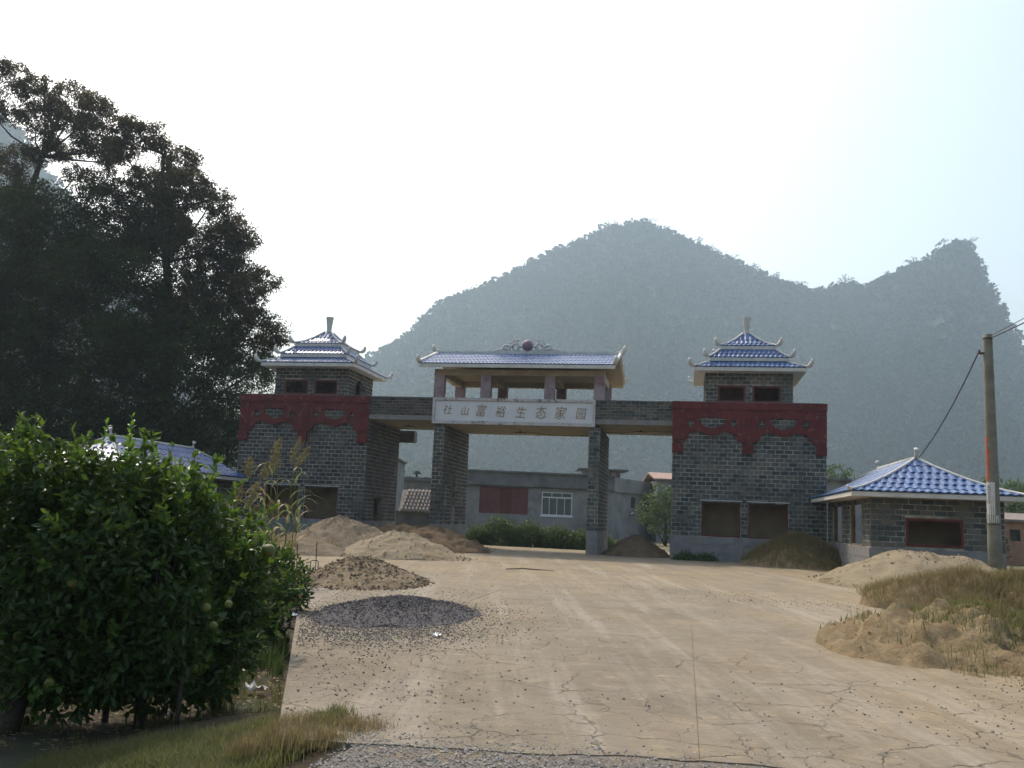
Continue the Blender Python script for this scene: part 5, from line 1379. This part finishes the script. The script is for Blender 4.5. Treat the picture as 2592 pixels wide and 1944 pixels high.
citrus('citrus tree behind the big one at the left edge', 11.5, [(-9.6, 1.9, .6), (-9.0, 1.7, .55), (-8.3, 1.5, .55), (-9.3, 1.1, .7), (-8.4, .8, .7), (-7.7, 1.0, .5), (-7.5, .4, .5), (-8.4, .1, .6), (-9.4, .3, .7)], [(-8.8, 11.5, -.64), (-8.8, 11.5, -.2), (-8.7, 11.5, .3)], [], 65, per_blob=420)
citrus('low citrus tree behind the middle one', 11.8, [(-7.2, 1.2, .5), (-6.7, .9, .45), (-6.9, .4, .5), (-6.5, .2, .4), (-7.3, .5, .5), (-6.8, 0, .4)], [(-6.9, 11.8, -.64), (-6.9, 11.8, -.3), (-6.9, 11.8, .1)], [], 66, per_blob=420)
mb = MB(); mb.tube([(-4.7, 8.25, -.64), (-4.69, 8.26, .1)], [.025, .022], 8); put('wooden_stake', mb.mesh('wooden_stake', True), 'bark', None, label='upright wooden stake in the ground under the middle citrus tree', cat='stake')
mb = MB(); mb.tube([(-5.75, 8.7, -.64), (-5.72, 8.7, .1)], [.035, .03], 8); put('wooden_stake', mb.mesh('wooden_stake', True), 'bark', None, label='thicker wooden stake between the two nearest citrus trunks', cat='stake')

# ================================================================== TALL SORGHUM-LIKE WEEDS
def blade(p, az, ln, w, bend, mat, t, el=1.15):
    mb = MB(); V = []; n = 7; pos = Vector(p); e = el
    s = Vector((-math.sin(az), math.cos(az), 0))
    for i in range(n + 1):
        q = i / n; ww = w * (1 - q ** 2) * (.6 + .8 * min(q * 3, .5)); V += [tuple(pos - s * ww / 2), tuple(pos + s * ww / 2)]
        pos = pos + Vector((math.cos(az) * math.cos(e), math.sin(az) * math.cos(e), math.sin(e))) * ln / n; e -= bend / n
    mb.v = V; mb.f = [(2 * i, 2 * i + 1, 2 * i + 3, 2 * i + 2) for i in range(n)]
    put('leaf', mb.mesh('leaf', True), mat, t)
def sorghum(label, x, y, top, head, lean, seed, green=.6, nl=7, z0=-.1, head_w=.065):
    rg = random.Random(seed)
    t = thing('sorghum_plant', (x, y, z0), label, 'plant', 'tall weeds in front of the left tower')
    pts = [Vector((x + lean * (q ** 2), y, z0 + (top - z0) * q)) for q in (0, .25, .5, .75, .9)]
    mb = MB(); mb.tube(pts, [.014, .013, .011, .009, .005], 6); put('stem', mb.mesh('stem', True), 'leaf_reed' if green > .5 else 'leaf_dry', t)
    for k in range(nl):
        q = .25 + .58 * k / nl; p = Vector((x + lean * q * q, y, z0 + (top - z0) * q))
        blade(p, rg.uniform(0, 6.28), rg.uniform(.5, .95), rg.uniform(.04, .075), rg.uniform(1.8, 3.4), 'leaf_reed' if rg.random() < green else 'leaf_dry', t)
    if head:
        r = np.random.default_rng(seed); n = 230; q = r.uniform(0, 1, n)
        wid = head_w * np.sin(np.pi * np.clip(q * .9 + .08, 0, 1))
        c = np.array([x + lean, y, top - head * .5]) + np.stack([r.normal(size=n) * wid * .8 + (q - .5) * head * (.25 + lean), r.normal(size=n) * wid * .8, (q - .5) * head], 1)
        put('seed_head', np_mesh('seed_head', leaves_at(c, .055, .022, -.8, r), 4), 'seed', t)
sorghum('tallest weed with twin feathery seed heads against the left tower wall', -8.62, 19, 3.15, .55, .08, 1, .7)
sorghum('tall weed with right-leaning seed head beside the tallest one', -8.7, 19.1, 2.95, .45, .3, 2, .8, 6)
sorghum('tall weed with brownish upright seed head, left of the twin heads', -8.6, 18, 3.05, .5, .06, 3, .6)
sorghum('weed with slanting seed head just below the brownish one', -8.4, 18.1, 2.75, .4, -.15, 4, .6)
sorghum('weed with drooping golden head near the lodge eave corner', -7.9, 16, 2.5, .35, -.2, 5, .6, 7)
sorghum('leafy weed with round brown head in front of the tower', -7.75, 16.1, 2.42, .3, -.05, 6, .5, 8)
sorghum('shorter weed with fat upright green-gold head', -7.5, 15, 2.0, .45, .02, 7, .6, 7)
sorghum('short weed with dull red-brown head further left', -7.8, 15.1, 1.98, .4, -.02, 8, .4, 6)
sorghum('leafy headless weed with glossy arching blades', -8.3, 18.6, 2.3, 0, .1, 9, .8, 11)
sorghum('half dry leafy weed low in front of the plinth', -8.6, 19.4, 1.9, 0, .12, 10, .35, 10)
sorghum('slender green weed between the golden heads', -7.3, 15.6, 1.7, .3, -.1, 11, .8, 7)
sorghum('withered leaning weed behind the nearest citrus tree', -8.0, 15.4, 1.6, .3, .35, 12, .2, 8)

# ================================================================== GRASS AND GROUND COVER
def grass(name, label, pts, h, w, mat, lean=.5, seed=1, cat='grass'):
    rg = np.random.default_rng(seed); n = len(pts)
    an = rg.uniform(0, 6.28, n); hh = h * rg.uniform(.45, 1.35, n); le = rg.uniform(.1, 1, n) * lean * hh
    d = np.stack([np.cos(an), np.sin(an), np.zeros(n)], 1); s = np.stack([-np.sin(an), np.cos(an), np.zeros(n)], 1)
    z = np.array([0, 0, 1.])
    W = (w * rg.uniform(.6, 1.4, n))[:, None]
    a = pts - s * W / 2; b = pts + s * W / 2
    m = pts + z * (hh * .55)[:, None] + d * (le * .3)[:, None]; tip = pts + z * (hh * .95)[:, None] + d * le[:, None]
    v = np.stack([a, b, m + s * W * .35, m - s * W * .35, m - s * W * .35, m + s * W * .35, tip, tip - s * W * .02], 1).reshape(-1, 3)
    return put(name, np_mesh(name, v, 4), mat, None, None, label, cat, kind='stuff')
rg = np.random.default_rng(77)
def clumpy(n, cx, cy, sx, sy, z, nclump=60, spread=.09, zf=None):
    c = np.stack([rg.uniform(cx - sx, cx + sx, nclump), rg.uniform(cy - sy, cy + sy, nclump)], 1)
    k = rg.integers(0, nclump, n); p = c[k] + rg.normal(size=(n, 2)) * spread
    zz = np.full(n, z) if zf is None else zf(p)
    return np.column_stack([p, zz])
# bank of grass at the lower left
def bank_z(p):
    ex = np.interp(p[:, 1], [4, 6.7, 8, 9.5], [-2.0, -2.6, -3.1, -3.9])
    return np.clip(-.05 + (p[:, 0] - ex) * .22, -.62, -.03)
A = clumpy(42000, -3.9, 6.2, 1.25, 1.0, 0, 380, .07, bank_z)
def bank_mesh():
    V = []; Fc = []; nx, ny = 50, 40
    for j in range(ny):
        for i in range(nx):
            x = -6.5 + 4.3 * i / (nx - 1); y = 3.5 + 4.6 * j / (ny - 1)
            V.append((x, y, float(bank_z(np.array([[x, y]]))[0]) - .015 - (.05 if y > 7.8 else 0)))
    for j in range(ny - 1):
        for i in range(nx - 1): Fc.append((j * nx + i, j * nx + i + 1, (j + 1) * nx + i + 1, (j + 1) * nx + i))
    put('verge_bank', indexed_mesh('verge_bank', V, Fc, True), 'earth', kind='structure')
bank_mesh()
grass('verge_grass', 'fine green grass on the verge at the lower left', A, .10, .0095, 'grass_green', .9, 1)
A = clumpy(3500, -2.6, 6.4, .35, .5, -.03, 22, .07)
grass('verge_tufts', 'yellowing grass tufts at the near corner of the concrete', A, .10, .005, 'grass_dry', .8, 2)
A = clumpy(5000, -5.2, 9.5, 1.6, 2.2, -.6, 110, .1); ex = np.interp(A[:, 1], [q[1] for q in YARD_EDGE], [q[0] for q in YARD_EDGE]); A = A[A[:, 0] < ex - .08]
grass('orchard_grass', 'short weeds on the orchard floor under the citrus trees', A, .11, .009, 'grass_green', .7, 3)
A = clumpy(5000, -6.0, 12.6, 1.6, 2.4, -.6, 60, .12); ex = np.interp(A[:, 1], [q[1] for q in YARD_EDGE], [q[0] for q in YARD_EDGE]); A = A[A[:, 0] < ex - .1]
grass('slab_side_weeds', 'bright green weeds growing against the side of the slab', A, .32, .014, 'leaf_hedge', .6, 4)
A = clumpy(9000, -15, 33, 5, 8, -.05, 260, .25)
A = A[(A[:, 0] < -13.2)]
grass('field_weeds', 'dull dry weeds in front of the left lodge', A, .55, .03, 'grass_dry', .6, 5)
A = clumpy(7000, -11.5, 21.5, 2.6, 3.2, -.6, 120, .2); ex = np.interp(A[:, 1], [q[1] for q in YARD_EDGE], [q[0] for q in YARD_EDGE]); A = A[A[:, 0] < ex - .1]
grass('slope_weeds', 'tangled brown-green weeds behind the citrus trees', A, .8, .02, 'grass_dry', .6, 6)
def on_heap(V, n, cond, jit=.05):
    q = V[:-96]; q = q[cond(q)]; p = q[rg.integers(0, len(q), n)] + np.column_stack([rg.normal(size=(n, 2)) * jit, np.zeros(n)])
    p[:, 2] -= .02; return p
grass('mound_grass_dry', 'dry grass covering the wide right-hand mound', on_heap(H['K'], 42000, lambda q: q[:, 2] > .04, .09), .22, .009, 'grass_dry', 1.1, 7)
grass('mound_grass_green', 'greener grass mixed into the wide right-hand mound', on_heap(H['K'], 3500, lambda q: q[:, 2] > .04, .09), .2, .010, 'grass_green', 1.0, 8)
grass('mound_sprouts', 'green sprouts on the ochre foreground mound', on_heap(H['J'], 6500, lambda q: (q[:, 0] - 3.05 + .35 * (q[:, 1] - 13) > -.2) & (np.sin(q[:, 0] * 5) * np.sin(q[:, 1] * 4) > -.1), .09), .14, .010, 'grass_green', .9, 9)
grass('mound_straw', 'straw on the right flank of the ochre mound', on_heap(H['J'], 6000, lambda q: q[:, 0] > 4.2, .07), .12, .008, 'grass_dry', 1.0, 10)
grass('heap_grass', 'dry grass over the earth heap against the right tower', on_heap(H['Hh'], 12000, lambda q: q[:, 2] > .05, .08), .28, .02, 'grass_dry', .8, 11)
A = clumpy(9000, 12, 25, 5, 6, -.05, 200, .25); A = A[A[:, 0] > 8.5]
grass('right_weeds', 'weeds in the field beyond the right-hand mound', A, .5, .025, 'grass_green', .6, 12)
A = clumpy(1500, 4.9, 11.2, 1.1, .7, 0, 40, .1); grass('straw_patch', 'thin straw on the ground before the ochre mound', A, .08, .006, 'grass_dry', 1, 13)
# fallen leaves on the orchard floor
n = 2600; p = np.column_stack([rg.uniform(-8, -3.2, n), rg.uniform(7.4, 13, n), np.full(n, -.575)]); ex = np.interp(p[:, 1], [q[1] for q in YARD_EDGE], [q[0] for q in YARD_EDGE]); p = p[p[:, 0] < ex - .08]
v = leaves_at(p, .08, .035, 0, rg); v[:, 2] = -.58 + (v[:, 2] + .575) * .2 + .012
put('fallen_leaves', np_mesh('fallen_leaves', v, 4), 'leaf_dry', None, label='dry leaves lying under the citrus trees', cat='leaf litter', kind='stuff')

# ================================================================== AIR
mb = MB(); mb.box(-2500, 2500, -330, 2750, -4.5, 500)
hz = bpy.data.materials.new('haze'); hz.use_nodes = True; ht = hz.node_tree; ht.nodes.clear()
ho = ht.nodes.new('ShaderNodeOutputMaterial'); hv = ht.nodes.new('ShaderNodeVolumePrincipled')
hv.inputs['Color'].default_value = (.62, .80, .95, 1); hv.inputs['Density'].default_value = HAZE_DENSITY; hv.inputs['Anisotropy'].default_value = .35
ht.links.new(hv.outputs[0], ho.inputs['Volume'])
put('haze', mb.mesh('haze'), hz, kind='stuff')
